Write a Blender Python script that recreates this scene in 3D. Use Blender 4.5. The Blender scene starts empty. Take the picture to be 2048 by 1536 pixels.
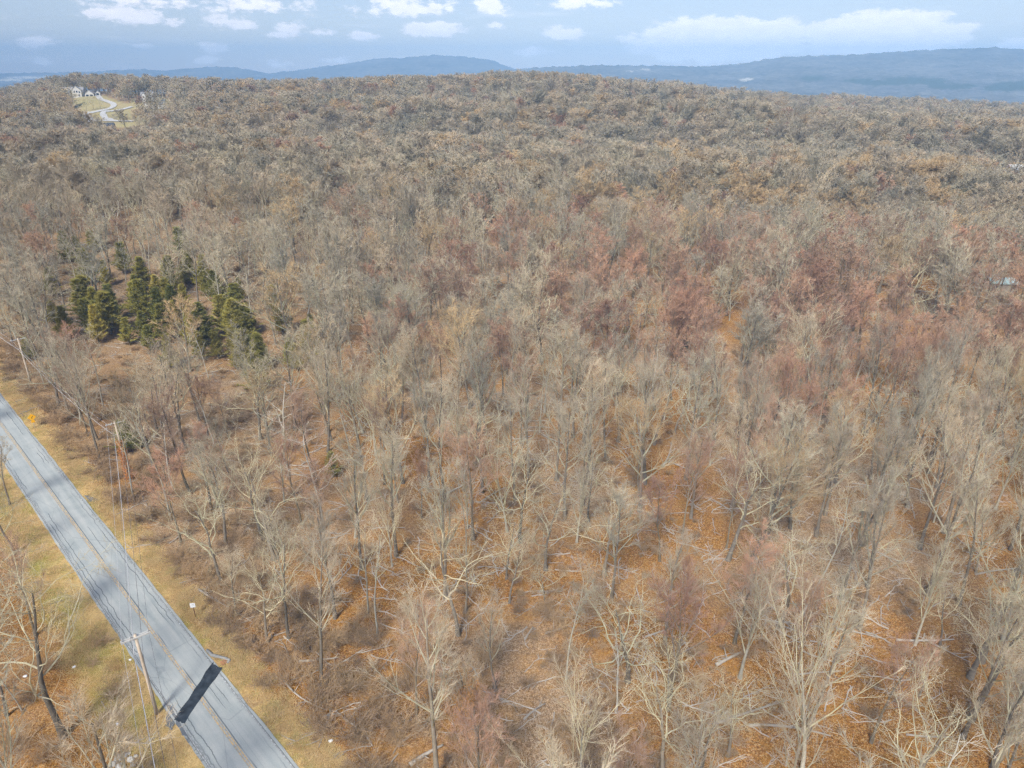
import bpy, math, random
import numpy as np
from mathutils import Vector, Matrix

# ------------------------------------------------------------------ camera, sky, sun, exposure
scene = bpy.context.scene
R = math.radians
CAM_H = 64.0
F = 1420.0                       # focal length in pixels of the 2048 px wide photograph
PITCH = math.atan(628.0 / F)     # horizon 628 px above the picture's middle
cam_d = bpy.data.cameras.new('camera')
cam_d.sensor_width = 36.0
cam_d.lens = 36.0 * F / 2048.0
cam_d.clip_start = 0.5
cam_d.clip_end = 40000.0
cam = bpy.data.objects.new('camera', cam_d)
scene.collection.objects.link(cam)
cam.location = (0, 0, CAM_H)
cam.rotation_euler = (math.pi / 2 - PITCH, 0, 0)
scene.camera = cam

SUN_EL, SUN_AZ = R(48), R(-162)   # azimuth from the view direction (+Y), clockwise; the sun stands to the left, a little behind
sun_dir = Vector((math.sin(SUN_AZ) * math.cos(SUN_EL), math.cos(SUN_AZ) * math.cos(SUN_EL), math.sin(SUN_EL)))
sun_d = bpy.data.lights.new('sun', 'SUN')
sun_d.energy = 2.9
sun_d.angle = R(14)
sun_d.color = (1.0, 0.965, 0.91)
sun = bpy.data.objects.new('sun', sun_d)
scene.collection.objects.link(sun)
sun.rotation_euler = sun_dir.to_track_quat('Z', 'Y').to_euler()

scene.view_settings.view_transform = 'Standard'
scene.view_settings.look = 'None'
scene.view_settings.gamma = 1.0
scene.view_settings.use_curve_mapping = False
scene.view_settings.exposure = 0.92

scene.render.engine = 'CYCLES'
cy = scene.cycles
cy.max_bounces = 3
cy.diffuse_bounces = 2
cy.glossy_bounces = 2
cy.transmission_bounces = 2
cy.volume_bounces = 0
cy.transparent_max_bounces = 6
cy.caustics_reflective = False
cy.caustics_refractive = False
cy.use_denoising = True
cy.denoiser = 'OPENIMAGEDENOISE'
cy.denoising_input_passes = 'RGB_ALBEDO_NORMAL'
cy.denoising_prefilter = 'NONE'
cy.use_adaptive_sampling = True
cy.adaptive_threshold = 0.045
cy.adaptive_min_samples = 24

rng = np.random.default_rng(11)
random.seed(11)

# picture helpers: where on the ground does a thing seen in the photograph stand
CP, SP = math.cos(PITCH), math.sin(PITCH)
def ray(u, v):
    x = (u - 1024) / F; up = (768 - v) / F
    return np.array([x, CP + SP * up, -SP + CP * up])
def az_el(u, v):
    d = ray(u, v)
    return math.atan2(d[0], d[1]), math.atan2(d[2], math.hypot(d[0], d[1]))

# ------------------------------------------------------------------ node helpers
class NT:
    def __init__(s, tree):
        s.t = tree; s.n = tree.nodes; s.l = tree.links
    def new(s, typ, **kw):
        n = s.n.new(typ)
        for k, v in kw.items(): setattr(n, k, v)
        return n
    def put(s, sock, val):
        if val is None: return
        if hasattr(val, 'is_output'): s.l.new(val, sock)
        else: sock.default_value = val
    def math(s, op, a, b=None, c=None, clamp=False):
        n = s.new('ShaderNodeMath', operation=op); n.use_clamp = clamp
        s.put(n.inputs[0], a); s.put(n.inputs[1], b); s.put(n.inputs[2], c)
        return n.outputs[0]
    def vmath(s, op, a, b=None):
        n = s.new('ShaderNodeVectorMath', operation=op)
        s.put(n.inputs[0], a); s.put(n.inputs[1], b)
        return n.outputs['Value'] if op in ('LENGTH', 'DOT_PRODUCT', 'DISTANCE') else n.outputs['Vector']
    def noise(s, vec, scale, detail=3, rough=0.55, dist=0.0, col=False):
        n = s.new('ShaderNodeTexNoise'); s.put(n.inputs['Vector'], vec)
        n.inputs['Scale'].default_value = scale; n.inputs['Detail'].default_value = detail
        n.inputs['Roughness'].default_value = rough; n.inputs['Distortion'].default_value = dist
        return n.outputs['Color' if col else 'Fac']
    def vor(s, vec, scale, feature='F1', out='Distance', rand=1.0):
        n = s.new('ShaderNodeTexVoronoi', feature=feature); s.put(n.inputs['Vector'], vec)
        n.inputs['Scale'].default_value = scale; n.inputs['Randomness'].default_value = rand
        return n.outputs[out]
    def ramp(s, fac, stops, interp='LINEAR'):
        n = s.new('ShaderNodeValToRGB'); s.put(n.inputs[0], fac)
        cr = n.color_ramp; cr.interpolation = interp
        while len(cr.elements) < len(stops): cr.elements.new(0.5)
        for e, (p, c) in zip(cr.elements, stops):
            e.position = p; e.color = (*c, 1) if len(c) == 3 else c
        return n.outputs['Color']
    def step(s, x, a, b, smooth=True):
        n = s.new('ShaderNodeMapRange'); n.interpolation_type = 'SMOOTHSTEP' if smooth else 'LINEAR'
        n.clamp = True if not smooth else n.clamp
        s.put(n.inputs['Value'], x); n.inputs['From Min'].default_value = a; n.inputs['From Max'].default_value = b
        return n.outputs['Result']
    def mix(s, fac, a, b, blend='MIX'):
        n = s.new('ShaderNodeMix', data_type='RGBA', blend_type=blend)
        s.put(n.inputs[0], fac)
        for sock, v in ((n.inputs[6], a), (n.inputs[7], b)):
            if hasattr(v, 'is_output'): s.l.new(v, sock)
            else: sock.default_value = (*v, 1) if len(v) == 3 else v
        return n.outputs[2]
    def mixf(s, fac, a, b):
        n = s.new('ShaderNodeMix', data_type='FLOAT')
        s.put(n.inputs[0], fac); s.put(n.inputs[2], a); s.put(n.inputs[3], b)
        return n.outputs[0]

def material(name, rough=0.9, spec=0.2):
    m = bpy.data.materials.new(name); m.use_nodes = True
    b = m.node_tree.nodes['Principled BSDF']
    b.inputs['Roughness'].default_value = rough
    b.inputs['Specular IOR Level'].default_value = spec
    return m, NT(m.node_tree), b

# ------------------------------------------------------------------ world: sky with fair-weather clouds
world = bpy.data.worlds.new('World'); scene.world = world; world.use_nodes = True
w = NT(world.node_tree)
bg = world.node_tree.nodes['Background']
sky = w.new('ShaderNodeTexSky', sky_type='NISHITA')
sky.sun_disc = False
sky.sun_elevation = SUN_EL
sky.sun_rotation = SUN_AZ
sky.altitude = 150
sky.air_density = 1.0; sky.dust_density = 0.2; sky.ozone_density = 3.0
tc = w.new('ShaderNodeTexCoord')
sep = w.new('ShaderNodeSeparateXYZ'); w.l.new(tc.outputs['Generated'], sep.inputs[0])
az = w.math('ARCTAN2', sep.outputs[0], sep.outputs[1])
el = w.math('ARCSINE', sep.outputs[2])
comb = w.new('ShaderNodeCombineXYZ'); w.l.new(az, comb.inputs[0]); w.l.new(el, comb.inputs[1])
ae = comb.outputs[0]
stretch = w.vmath('MULTIPLY', ae, (1.0, 2.2, 1.0))
nz = w.noise(stretch, 34.0, 10, 0.68)
nzl = w.noise(stretch, 9.0, 3, 0.5)
wob = w.math('SUBTRACT', nz, 0.5)
# single cumulus clouds: photo pixel of the middle, half width, half height, strength
CL = [(1440, 80, 170, 36, 1.7), (1760, 68, 140, 32, 1.5), (265, 33, 58, 13, .8), (190, 27, 30, 8, .6), (868, 58, 58, 15, .95),
      (728, 72, 34, 9, .75), (815, 14, 105, 17, .55), (500, 10, 100, 14, .5), (300, 4, 120, 10, .4), (580, 57, 24, 13, .75),
      (462, 45, 40, 13, .65), (348, 41, 20, 10, .5), (1132, 66, 38, 14, .85), (1065, 103, 34, 9, .8), (68, 86, 34, 9, .65),
      (430, 96, 30, 9, .6), (415, 120, 26, 7, .55), (555, 128, 24, 9, .55), (675, 120, 30, 7, .55), (985, 12, 44, 18, .6),
      (1160, 5, 60, 12, .6), (270, 89, 26, 5, .4), (990, 52, 18, 7, .45), (80, 124, 20, 7, .5), (2040, 90, 40, 10, .7), (640, 64, 34, 7, .4),
      (560, 72, 30, 8, .5)]
field = None; shade = None
for (cu, cv, hw, hh, st) in CL:
    a0, e0 = az_el(cu, cv)
    sx = hw / F * 0.86 * 1.25; sy = hh / F * 0.86 * 1.35
    q = w.vmath('MULTIPLY', w.vmath('SUBTRACT', ae, (a0, e0, 0)), (1 / sx, 1 / sy, 0))
    r = w.vmath('LENGTH', q)
    f = w.math('MULTIPLY', w.math('SUBTRACT', 1.0, r), st)
    field = f if field is None else w.math('MAXIMUM', field, f)
dens = w.math('ADD', field, w.math('MULTIPLY', wob, 2.3))
cum = w.step(dens, 0.02, 0.36)
cum = w.math('MULTIPLY', cum, w.step(field, -0.35, 0.25))
# scattered small clouds over the whole sky, and thin streaks of cirrus
lat = w.math('DIVIDE', 0.11, w.math('ADD', w.math('MAXIMUM', sep.outputs[2], 0.0), 0.10))
pl = w.new('ShaderNodeCombineXYZ')
w.l.new(w.math('MULTIPLY', sep.outputs[0], lat), pl.inputs[0]); w.l.new(w.math('MULTIPLY', sep.outputs[1], lat), pl.inputs[1])
w.l.new(w.math('MULTIPLY', sep.outputs[2], 0.8), pl.inputs[2])
n2 = w.noise(pl.outputs[0], 9.0, 6, 0.6)
scat = w.math('MULTIPLY', w.step(n2, 0.62, 0.78), 0.45)
rot = w.new('ShaderNodeMapping'); w.l.new(ae, rot.inputs[0]); rot.inputs['Rotation'].default_value = (0, 0, R(-24)); rot.inputs['Scale'].default_value = (3.0, 34.0, 1)
cir = w.math('MULTIPLY', w.step(w.noise(rot.outputs[0], 1.6, 5, 0.6), 0.53, 0.80), 0.42)
cover = w.math('MAXIMUM', w.math('MAXIMUM', w.math('MULTIPLY', cum, 0.85), scat), cir)
grain = w.math('ADD', 0.80, w.math('MULTIPLY', w.noise(stretch, 55.0, 5, 0.6), 0.42))
ccol = w.vmath('MULTIPLY', (12.4, 11.6, 11.7), grain)
lum = w.mix(cover, w.vmath('MULTIPLY', sky.outputs[0], (1.10, 0.95, 0.99)), ccol)
w.l.new(lum, bg.inputs['Color'])
world.cycles.sampling_method = 'NONE'
bg.inputs['Strength'].default_value = 0.069

# ------------------------------------------------------------------ terrain
def ss(a, b, x):
    t = np.clip((np.asarray(x, float) - a) / (b - a), 0, 1)
    return t * t * (3 - 2 * t)
_wr = np.random.default_rng(3)
_wv = [(_wr.normal(size=2), _wr.uniform(0, 6.28)) for _ in range(24)]
def wavy(x, y, scale, k0=0, n=8):
    s = 0
    for (d, p) in _wv[k0:k0 + n]:
        s = s + np.sin((x * d[0] + y * d[1]) / scale + p)
    return s / n
_cu = np.array([-900, -300, 0, 90, 160, 230, 330, 500, 700, 850, 950, 1020, 1080, 1180, 1250, 1350, 1500, 1600, 1850, 2048, 2400, 3200])
CREST_A = (_cu - 1024) / 1548.0
CREST_Z = np.array([16, 20, 26, 35, 40, 40, 37, 35, 36, 38.5, 40.5, 43, 42.5, 38.5, 35, 31, 24, 19, 15, 9.5, 6, 4.0])
def prof(pts, D):
    a, z = [], []
    for (u, v) in pts:
        d = ray(u, v); a.append(d[0] / d[1]); z.append(CAM_H + d[2] / d[1] * D)
    return np.array(a), np.array(z)
RA, RZ = prof([(-400, 190), (800, 165), (1024, 141), (1060, 137), (1130, 133), (1200, 131), (1330, 132), (1400, 134), (1480, 128), (1540, 118), (1570, 114), (1700, 110), (1800, 104),
               (1900, 98), (1980, 96), (2048, 98), (2300, 102), (2800, 112)], 4500.0)
LA, LZ = prof([(-900, 150), (-300, 147), (0, 147), (120, 145), (200, 143), (270, 138), (330, 142), (360, 138), (420, 134), (470, 135), (535, 147), (600, 140), (650, 133), (700, 126), (755, 117),
               (790, 116), (800, 117), (830, 113), (870, 110), (920, 113), (960, 117), (990, 122), (1010, 133), (1040, 141), (1200, 147), (2600, 150)], 6500.0)
# the road, a straight strip; P0 and direction in metres
RD0 = np.array([-24.0, 47.4]); RDdir = np.array([-0.7038, 0.7104]); RDn = np.array([0.7104, 0.7038])   # normal points to the woods
RD_W = 6.7
def road_s(x, y):
    return (x - RD0[0]) * RDn[0] + (y - RD0[1]) * RDn[1]
def road_t(x, y):
    return (x - RD0[0]) * RDdir[0] + (y - RD0[1]) * RDdir[1]

def terrain(x, y):
    x = np.asarray(x, float); y = np.asarray(y, float)
    yy = np.maximum(y, 30.0); a = x / yy
    c = np.interp(a, CREST_A, CREST_Z)
    z = 12 * ss(125, 285, y) + (c - 12) * ss(300, 820, y)
    z = z + ss(150, 320, y) * (1 - ss(850, 1100, y)) * (5.0 * wavy(x, y, 62) * (1 - ss(640, 800, y)) + 2.2 * wavy(x, y, 26, 8))
    z = z + 5.0 * np.sin(y / 36 + 1.6 * wavy(x, y, 130, 5) + .006 * x) * ss(240, 380, y) * (1 - ss(660, 790, y))
    rt = ss(-60, 120, x)
    z = z + rt * (7.5 * np.exp(-((y - 195 + .12 * x) / 34) ** 2) - 8 * np.exp(-((y - 262 + .12 * x) / 32) ** 2))
    z = z + (6 * np.exp(-((y - 470 - .2 * x) / 60) ** 2) - 7 * np.exp(-((y - 590 - .25 * x) / 55) ** 2)) * ss(-120, 60, x)
    off = ss(8, 22, np.abs(road_s(x, y)))
    z = z + off * (0.35 * wavy(x, y, 9, 16) + 0.5 * wavy(x, y, 24, 4)) * (1 - ss(600, 900, y))
    far = ss(900, 1900, y)
    z = z * (1 - far) + far * (-32 + 7 * wavy(x, y, 260, 8))
    r1 = np.interp(a, RA, RZ)
    k = np.clip((y - 2300) / 2200, 0, 1)
    z1 = -40 + (r1 + 40) * (0.25 * k + 0.75 * k ** 1.6) + k * (1 - k) * 70 * wavy(x, y, 330, 3, 9)
    z1 = np.where(y > 4500, r1 - (y - 4500) * 0.06, z1)
    z = np.where(y > 2300, np.maximum(z, z1), z)
    r2 = np.interp(a, LA, LZ)
    k = np.clip((y - 4300) / 2200, 0, 1)
    z2 = -45 + (r2 + 45) * (0.3 * k + 0.7 * k ** 1.5) + k * (1 - k) * 80 * wavy(x, y, 420, 11, 9)
    z2 = np.where(y > 6500, r2 - (y - 6500) * 0.05, z2)
    z = np.where(y > 4300, np.maximum(z, z2), z)
    return z
def gz(x, y): return float(terrain(x, y))
_TS = 20.0 * 1.006 ** np.arange(1010)
def hit(u, v, h=0.0):
    """point at height h above the ground that the photograph shows at pixel (u, v)"""
    d = ray(u, v); ts = _TS
    for _ in range(3):
        p = d[None, :] * ts[:, None]
        under = p[:, 2] + CAM_H < terrain(p[:, 0], p[:, 1]) + h
        i = max(1, int(np.argmax(under)))
        ts = np.linspace(ts[i - 1], ts[i], 60)
    return float(d[0] * ts[30]), float(d[1] * ts[30])
def tall(base, top):
    """height of an upright thing from its foot and head pixels"""
    x, y = hit(*base); d = ray(*top); t = y / d[1]
    return CAM_H + d[2] * t - gz(x, y)
def pix(x, y, z):
    dx, dy, dz = x, y, z - CAM_H
    f = dy * CP - dz * SP; up = dy * SP + dz * CP
    return 1024 + F * dx / f, 768 - F * up / f

# ------------------------------------------------------------------ object helpers
COL = scene.collection
def mesh_obj(name, verts, faces, mats, parent=None, mat_idx=None, smooth=False, link=True, uvs=None):
    """verts (n,3); faces: list of arrays (m,3) or (m,4)"""
    me = bpy.data.meshes.new(name)
    verts = np.asarray(verts, np.float32)
    faces = [np.asarray(f, np.int32) for f in faces if len(f)]
    nl = sum(f.size for f in faces); nf = sum(len(f) for f in faces)
    me.vertices.add(len(verts)); me.vertices.foreach_set('co', verts.ravel())
    me.loops.add(nl); me.loops.foreach_set('vertex_index', np.concatenate([f.ravel() for f in faces]))
    me.polygons.add(nf)
    sizes = np.concatenate([np.full(len(f), f.shape[1], np.int32) for f in faces])
    starts = np.concatenate([[0], np.cumsum(sizes)[:-1]]).astype(np.int32)
    me.polygons.foreach_set('loop_start', starts)
    if mat_idx is not None: me.polygons.foreach_set('material_index', np.asarray(mat_idx, np.int32))
    me.polygons.foreach_set('use_smooth', np.full(nf, smooth))
    if uvs is not None:
        l = me.uv_layers.new(name='UVMap')
        vi = np.concatenate([f.ravel() for f in faces])
        l.data.foreach_set('uv', np.asarray(uvs, np.float32)[vi].ravel())
    me.update(calc_edges=True)
    for m in (mats if isinstance(mats, (list, tuple)) else [mats]): me.materials.append(m)
    o = bpy.data.objects.new(name, me)
    if link: COL.objects.link(o)
    if parent is not None: o.parent = parent
    return o
def tag(o, label=None, cat=None, group=None, kind=None):
    if label: o['label'] = label
    if cat: o['category'] = cat
    if group: o['group'] = group
    if kind: o['kind'] = kind
    return o
def empty(name, loc=(0, 0, 0), rz=0.0):
    o = bpy.data.objects.new(name, None); COL.objects.link(o)
    o.location = loc; o.rotation_euler = (0, 0, rz); o.empty_display_size = 0.2
    return o
class MB:
    """collects boxes, tubes and prisms into one mesh"""
    def __init__(s): s.v = []; s.f = []; s.n = 0
    def add(s, v, f):
        v = np.asarray(v, float); s.v.append(v)
        for q in f: s.f.append([i + s.n for i in q])
        s.n += len(v); return s
    def box(s, c, d, rz=0.0):
        hx, hy, hz = d[0] / 2, d[1] / 2, d[2] / 2
        p = np.array([[x, y, z] for z in (-hz, hz) for x, y in ((-hx, -hy), (hx, -hy), (hx, hy), (-hx, hy))])
        co, si = math.cos(rz), math.sin(rz)
        p = np.column_stack([p[:, 0] * co - p[:, 1] * si, p[:, 0] * si + p[:, 1] * co, p[:, 2]]) + np.array(c)
        return s.add(p, [(3, 2, 1, 0), (4, 5, 6, 7), (0, 1, 5, 4), (1, 2, 6, 5), (2, 3, 7, 6), (3, 0, 4, 7)])
    def tube(s, pts, rad, k=6, cap=True):
        pts = np.asarray(pts, float); n = len(pts)
        rad = np.full(n, rad) if np.isscalar(rad) else np.asarray(rad)
        vs = []
        for i in range(n):
            t = pts[min(i + 1, n - 1)] - pts[max(i - 1, 0)]; t = t / np.linalg.norm(t)
            a = np.cross(t, [0, 0, 1.0] if abs(t[2]) < .9 else [1.0, 0, 0]); a /= np.linalg.norm(a); b = np.cross(t, a)
            for j in range(k):
                an = 2 * math.pi * j / k
                vs.append(pts[i] + rad[i] * (math.cos(an) * a + math.sin(an) * b))
        f = [(i * k + j, i * k + (j + 1) % k, (i + 1) * k + (j + 1) % k, (i + 1) * k + j) for i in range(n - 1) for j in range(k)]
        if cap: f += [tuple(range(k))[::-1], tuple((n - 1) * k + j for j in range(k))]
        return s.add(vs, f)
    def build(s, name, mat, parent=None, smooth=False):
        me = bpy.data.meshes.new(name); me.from_pydata(np.concatenate(s.v).tolist(), [], s.f); me.update()
        for p in me.polygons: p.use_smooth = smooth
        me.materials.append(mat)
        o = bpy.data.objects.new(name, me); COL.objects.link(o)
        if parent is not None: o.parent = parent
        return o

# ------------------------------------------------------------------ materials
def flat_mat(name, col, rough=0.8, spec=0.2, var=0.12, scale=3.0, rnd=0.0):
    m, n, b = material(name, rough, spec)
    tco = n.new('ShaderNodeTexCoord')
    nz = n.noise(tco.outputs['Object'], scale, 4, 0.6)
    c = n.mix(nz, tuple(x * (1 - var) for x in col), tuple(min(1, x * (1 + var)) for x in col))
    if rnd:
        oi = n.new('ShaderNodeObjectInfo')
        c = n.mix(1.0, c, n.ramp(oi.outputs['Random'], [(0, (1 - rnd,) * 3), (1, (1 + rnd * .6,) * 3)]), 'MULTIPLY')
    n.put(b.inputs['Base Color'], c)
    return m
def twig_mat(name, ca, cb, scale=1.2, amp=.2):
    """two tones picked per tree, mottled along the wood"""
    m, n, b = material(name, 0.9, 0.1)
    oi = n.new('ShaderNodeObjectInfo'); g = n.new('ShaderNodeNewGeometry')
    c = n.mix(oi.outputs['Random'], ca, cb)
    nz = n.noise(g.outputs['Position'], scale, 3, 0.6)
    c = n.mix(1.0, c, n.ramp(nz, [(0.3, (1 - amp,) * 3), (0.7, (1 + amp,) * 3)]), 'MULTIPLY')
    r2 = n.math('FRACT', n.math('MULTIPLY', oi.outputs['Random'], 7.31))      # a second, independent tone per tree
    c = n.mix(1.0, c, n.ramp(r2, [(0, (0.78, 0.79, 0.81)), (1, (1.24, 1.20, 1.14))]), 'MULTIPLY')
    n.put(b.inputs['Base Color'], c)
    return m
M = {}
M['bark_grey'] = twig_mat('bark_grey', (0.17, 0.145, 0.11), (0.25, 0.215, 0.165), 2.0)
M['bark_pale'] = twig_mat('bark_pale', (0.36, 0.34, 0.27), (0.46, 0.43, 0.34), 2.0)
M['bark_dark'] = twig_mat('bark_dark', (0.15, 0.125, 0.085), (0.23, 0.19, 0.13), 2.0)
M['limb_grey'] = twig_mat('limb_grey', (0.37, 0.36, 0.25), (0.44, 0.40, 0.28))
M['limb_pale'] = twig_mat('limb_pale', (0.47, 0.455, 0.30), (0.55, 0.495, 0.33))
M['limb_white'] = twig_mat('limb_white', (0.50, 0.47, 0.39), (0.58, 0.54, 0.45))
M['limb_red'] = twig_mat('limb_red', (0.30, 0.24, 0.18), (0.38, 0.29, 0.22))
M['twig_grey'] = twig_mat('twig_grey', (0.42, 0.38, 0.28), (0.49, 0.395, 0.275), 0.15, .08)
M['twig_tan'] = twig_mat('twig_tan', (0.54, 0.39, 0.21), (0.48, 0.35, 0.20), 0.15, .08)
M['twig_red'] = twig_mat('twig_red', (0.47, 0.27, 0.175), (0.44, 0.30, 0.20), 0.15, .08)
M['twig_oak'] = twig_mat('twig_oak', (0.44, 0.39, 0.27), (0.40, 0.34, 0.22), 0.15, .08)
M['shrub'] = twig_mat('shrub_twigs', (0.33, 0.23, 0.14), (0.44, 0.31, 0.17), 0.8)
M['cedar'] = twig_mat('cedar_needles', (0.24, 0.24, 0.06), (0.44, 0.37, 0.09), 1.2)
M['leaf_orange'] = twig_mat('orange_leaves', (0.56, 0.24, 0.08), (0.48, 0.26, 0.10), 1.5)
M['log'] = flat_mat('weathered_log', (0.46, 0.41, 0.34), 0.9, 0.1, 0.35, 2.0, 0.25)
M['pole'] = flat_mat('weathered_pole', (0.58, 0.48, 0.36), 0.85, 0.15, 0.25, 4.0)
M['arm'] = flat_mat('grey_timber', (0.55, 0.54, 0.50), 0.8, 0.2, 0.15, 5.0)
M['cable'] = flat_mat('grey_cable', (0.52, 0.52, 0.52), 0.5, 0.4, 0.1)
M['cable_dark'] = flat_mat('dark_cable', (0.16, 0.15, 0.15), 0.5, 0.4, 0.1)
M['porcelain'] = flat_mat('insulator', (0.62, 0.62, 0.60), 0.3, 0.5, 0.05)
M['metal'] = flat_mat('galvanised_metal', (0.42, 0.44, 0.45), 0.45, 0.5, 0.1)
M['rust'] = flat_mat('rusty_post', (0.16, 0.09, 0.05), 0.8, 0.2, 0.3, 6.0)
M['yellow'] = flat_mat('yellow_sign_sheet', (0.90, 0.46, 0.01), 0.5, 0.3, 0.05)
M['black'] = flat_mat('black_print', (0.02, 0.02, 0.02), 0.6, 0.2, 0.1)
M['white'] = flat_mat('white_paint', (0.80, 0.80, 0.78), 0.6, 0.3, 0.05)
M['stone'] = flat_mat('grey_stone', (0.44, 0.42, 0.37), 0.9, 0.15, 0.3, 5.0, 0.2)
M['brick'] = flat_mat('orange_brick', (0.50, 0.26, 0.14), 0.9, 0.15, 0.25, 8.0, 0.2)
M['siding'] = flat_mat('white_siding', (0.62, 0.60, 0.55), 0.6, 0.25, 0.06, 1.0)
M['roof_grey'] = flat_mat('grey_shingles', (0.30, 0.29, 0.28), 0.85, 0.2, 0.2, 1.2)
M['roof_dark'] = flat_mat('dark_shingles', (0.075, 0.085, 0.10), 0.85, 0.2, 0.25, 1.2)
M['roof_blue'] = flat_mat('blue_grey_roof', (0.12, 0.145, 0.17), 0.7, 0.3, 0.15, 1.2)
M['roof_aqua'] = flat_mat('pale_aqua_metal_roof', (0.42, 0.58, 0.57), 0.5, 0.4, 0.15, 1.5)
M['wall_tan'] = flat_mat('tan_wall', (0.40, 0.33, 0.26), 0.8, 0.2, 0.15, 1.5)
M['glass'] = flat_mat('dark_window_glass', (0.03, 0.035, 0.045), 0.12, 0.5, 0.1)
M['drive'] = flat_mat('pale_asphalt_drive', (0.50, 0.49, 0.46), 0.9, 0.15, 0.15, 0.3)

# ground: leaf litter, grass verge along the road, meadow on the far hill, distant woods
gm, n, b = material('ground_litter', 0.95, 0.08)
g = n.new('ShaderNodeNewGeometry'); pos = g.outputs['Position']
att = n.new('ShaderNodeVertexColor'); att.layer_name = 'zone'
sepz = n.new('ShaderNodeSeparateColor'); n.l.new(att.outputs['Color'], sepz.inputs[0])
big = n.noise(pos, 0.028, 4, 0.55); mid = n.noise(pos, 0.22, 4, 0.6); fine = n.noise(pos, 2.6, 4, 0.7); leafc = n.vor(pos, 10.0, 'F1', 'Color')
sl = n.new('ShaderNodeSeparateColor'); n.l.new(leafc, sl.inputs[0])
lit = n.ramp(sl.outputs[0], [(0.0, (0.13, 0.058, 0.016)), (0.3, (0.29, 0.125, 0.03)), (0.62, (0.40, 0.185, 0.046)), (0.85, (0.47, 0.275, 0.09)), (1.0, (0.53, 0.39, 0.21))])
lit2 = n.ramp(sl.outputs[1], [(0.0, (0.20, 0.13, 0.07)), (0.5, (0.37, 0.24, 0.13)), (1.0, (0.55, 0.43, 0.30))])
litter = n.mix(n.step(big, 0.42, 0.60), lit, lit2)
litter = n.mix(n.math('MULTIPLY', n.step(mid, 0.45, 0.72), 0.5), litter, (0.44, 0.22, 0.045))
pale = n.math('MULTIPLY', n.step(n.noise(pos, 0.07, 5, 0.65), 0.56, 0.68), n.step(n.noise(pos, 1.1, 4, 0.75), 0.50, 0.62))
litter = n.mix(n.math('MULTIPLY', pale, 0.8), litter, (0.52, 0.47, 0.43))
dull = n.ramp(sl.outputs[2], [(0, (0.22, 0.16, 0.10)), (.5, (0.33, 0.245, 0.155)), (1, (0.44, 0.34, 0.23))])
sy = n.new('ShaderNodeSeparateXYZ'); n.l.new(pos, sy.inputs[0])
litter = n.mix(n.math('MULTIPLY', n.step(n.math('SUBTRACT', sy.outputs[1], n.math('MULTIPLY', sy.outputs[0], 0.5)), 110, 250), 0.7), litter, dull)
litter = n.mix(1.0, litter, n.ramp(fine, [(0.25, (0.55, 0.52, 0.5)), (0.75, (1.35, 1.35, 1.3))]), 'MULTIPLY')
sx = n.new('ShaderNodeSeparateXYZ'); n.l.new(pos, sx.inputs[0])
rs = n.math('ADD', n.math('MULTIPLY', n.math('SUBTRACT', sx.outputs[0], float(RD0[0])), float(RDn[0])), n.math('MULTIPLY', n.math('SUBTRACT', sx.outputs[1], float(RD0[1])), float(RDn[1])))
rsn = n.math('ADD', rs, n.math('ADD', n.math('MULTIPLY', n.math('SUBTRACT', n.noise(pos, 0.14, 4, 0.65), 0.5), 7.0), n.math('MULTIPLY', n.math('SUBTRACT', n.noise(pos, 0.9, 3, 0.65), 0.5), 2.2)))
vr = n.math('SUBTRACT', 1.0, n.step(rsn, 5.3, 7.1))
vl = n.step(rsn, -10.5, -6.0)
verge = n.math('MULTIPLY', vr, vl)
gfine = n.noise(n.vmath('MULTIPLY', pos, (1, 1, 1)), 3.6, 4, 0.75)
gr1 = n.ramp(gfine, [(0.25, (0.35, 0.22, 0.085)), (0.5, (0.60, 0.41, 0.165)), (0.75, (0.78, 0.58, 0.28))])
gr2 = n.ramp(gfine, [(0.28, (0.20, 0.16, 0.04)), (0.5, (0.36, 0.30, 0.08)), (0.75, (0.52, 0.42, 0.14))])
grass = n.mix(n.step(n.noise(pos, 0.16, 4, 0.6), 0.46, 0.62), gr1, gr2)
brown = n.ramp(gfine, [(0.25, (0.20, 0.12, 0.06)), (0.5, (0.36, 0.23, 0.12)), (0.75, (0.52, 0.37, 0.22))])
grass = n.mix(n.math('MULTIPLY', n.step(n.noise(pos, 0.3, 5, 0.7), 0.52, 0.68), 0.7), grass, brown)
grass = n.mix(n.math('MULTIPLY', n.math('MULTIPLY', n.math('SUBTRACT', 1.0, n.step(rs, -7.5, -4.2)), n.step(n.noise(pos, 0.12, 4, 0.6), 0.32, 0.50)), 0.85), grass, n.mix(gfine, (0.16, 0.17, 0.03), (0.46, 0.42, 0.12)))
col = n.mix(verge, litter, grass)
mead = n.mix(n.noise(pos, 0.05, 5, 0.65), (0.46, 0.34, 0.19), (0.33, 0.33, 0.14))
col = n.mix(sepz.outputs[0], col, mead)
farw = n.ramp(n.math('ADD', n.math('MULTIPLY', n.noise(pos, 0.02, 5, 0.7), 0.6), n.math('MULTIPLY', n.noise(pos, 0.0035, 4, 0.6), 0.4)), [(0.36, (0.05, 0.058, 0.058)), (0.5, (0.13, 0.128, 0.118)), (0.62, (0.22, 0.21, 0.185))])
col = n.mix(n.step(sx.outputs[1], 950, 1250), col, farw)
col = n.mix(sepz.outputs[1], col, (0.035, 0.055, 0.03))
col = n.mix(sepz.outputs[2], col, (0.60, 0.56, 0.45))
n.put(b.inputs['Base Color'], col)
bump = n.new('ShaderNodeBump'); bump.inputs['Strength'].default_value = 0.7; bump.inputs['Distance'].default_value = 0.12
n.put(bump.inputs['Height'], n.math('ADD', fine, n.math('MULTIPLY', sl.outputs[2], 0.5))); n.l.new(bump.outputs[0], b.inputs['Normal'])
M['ground'] = gm

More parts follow.
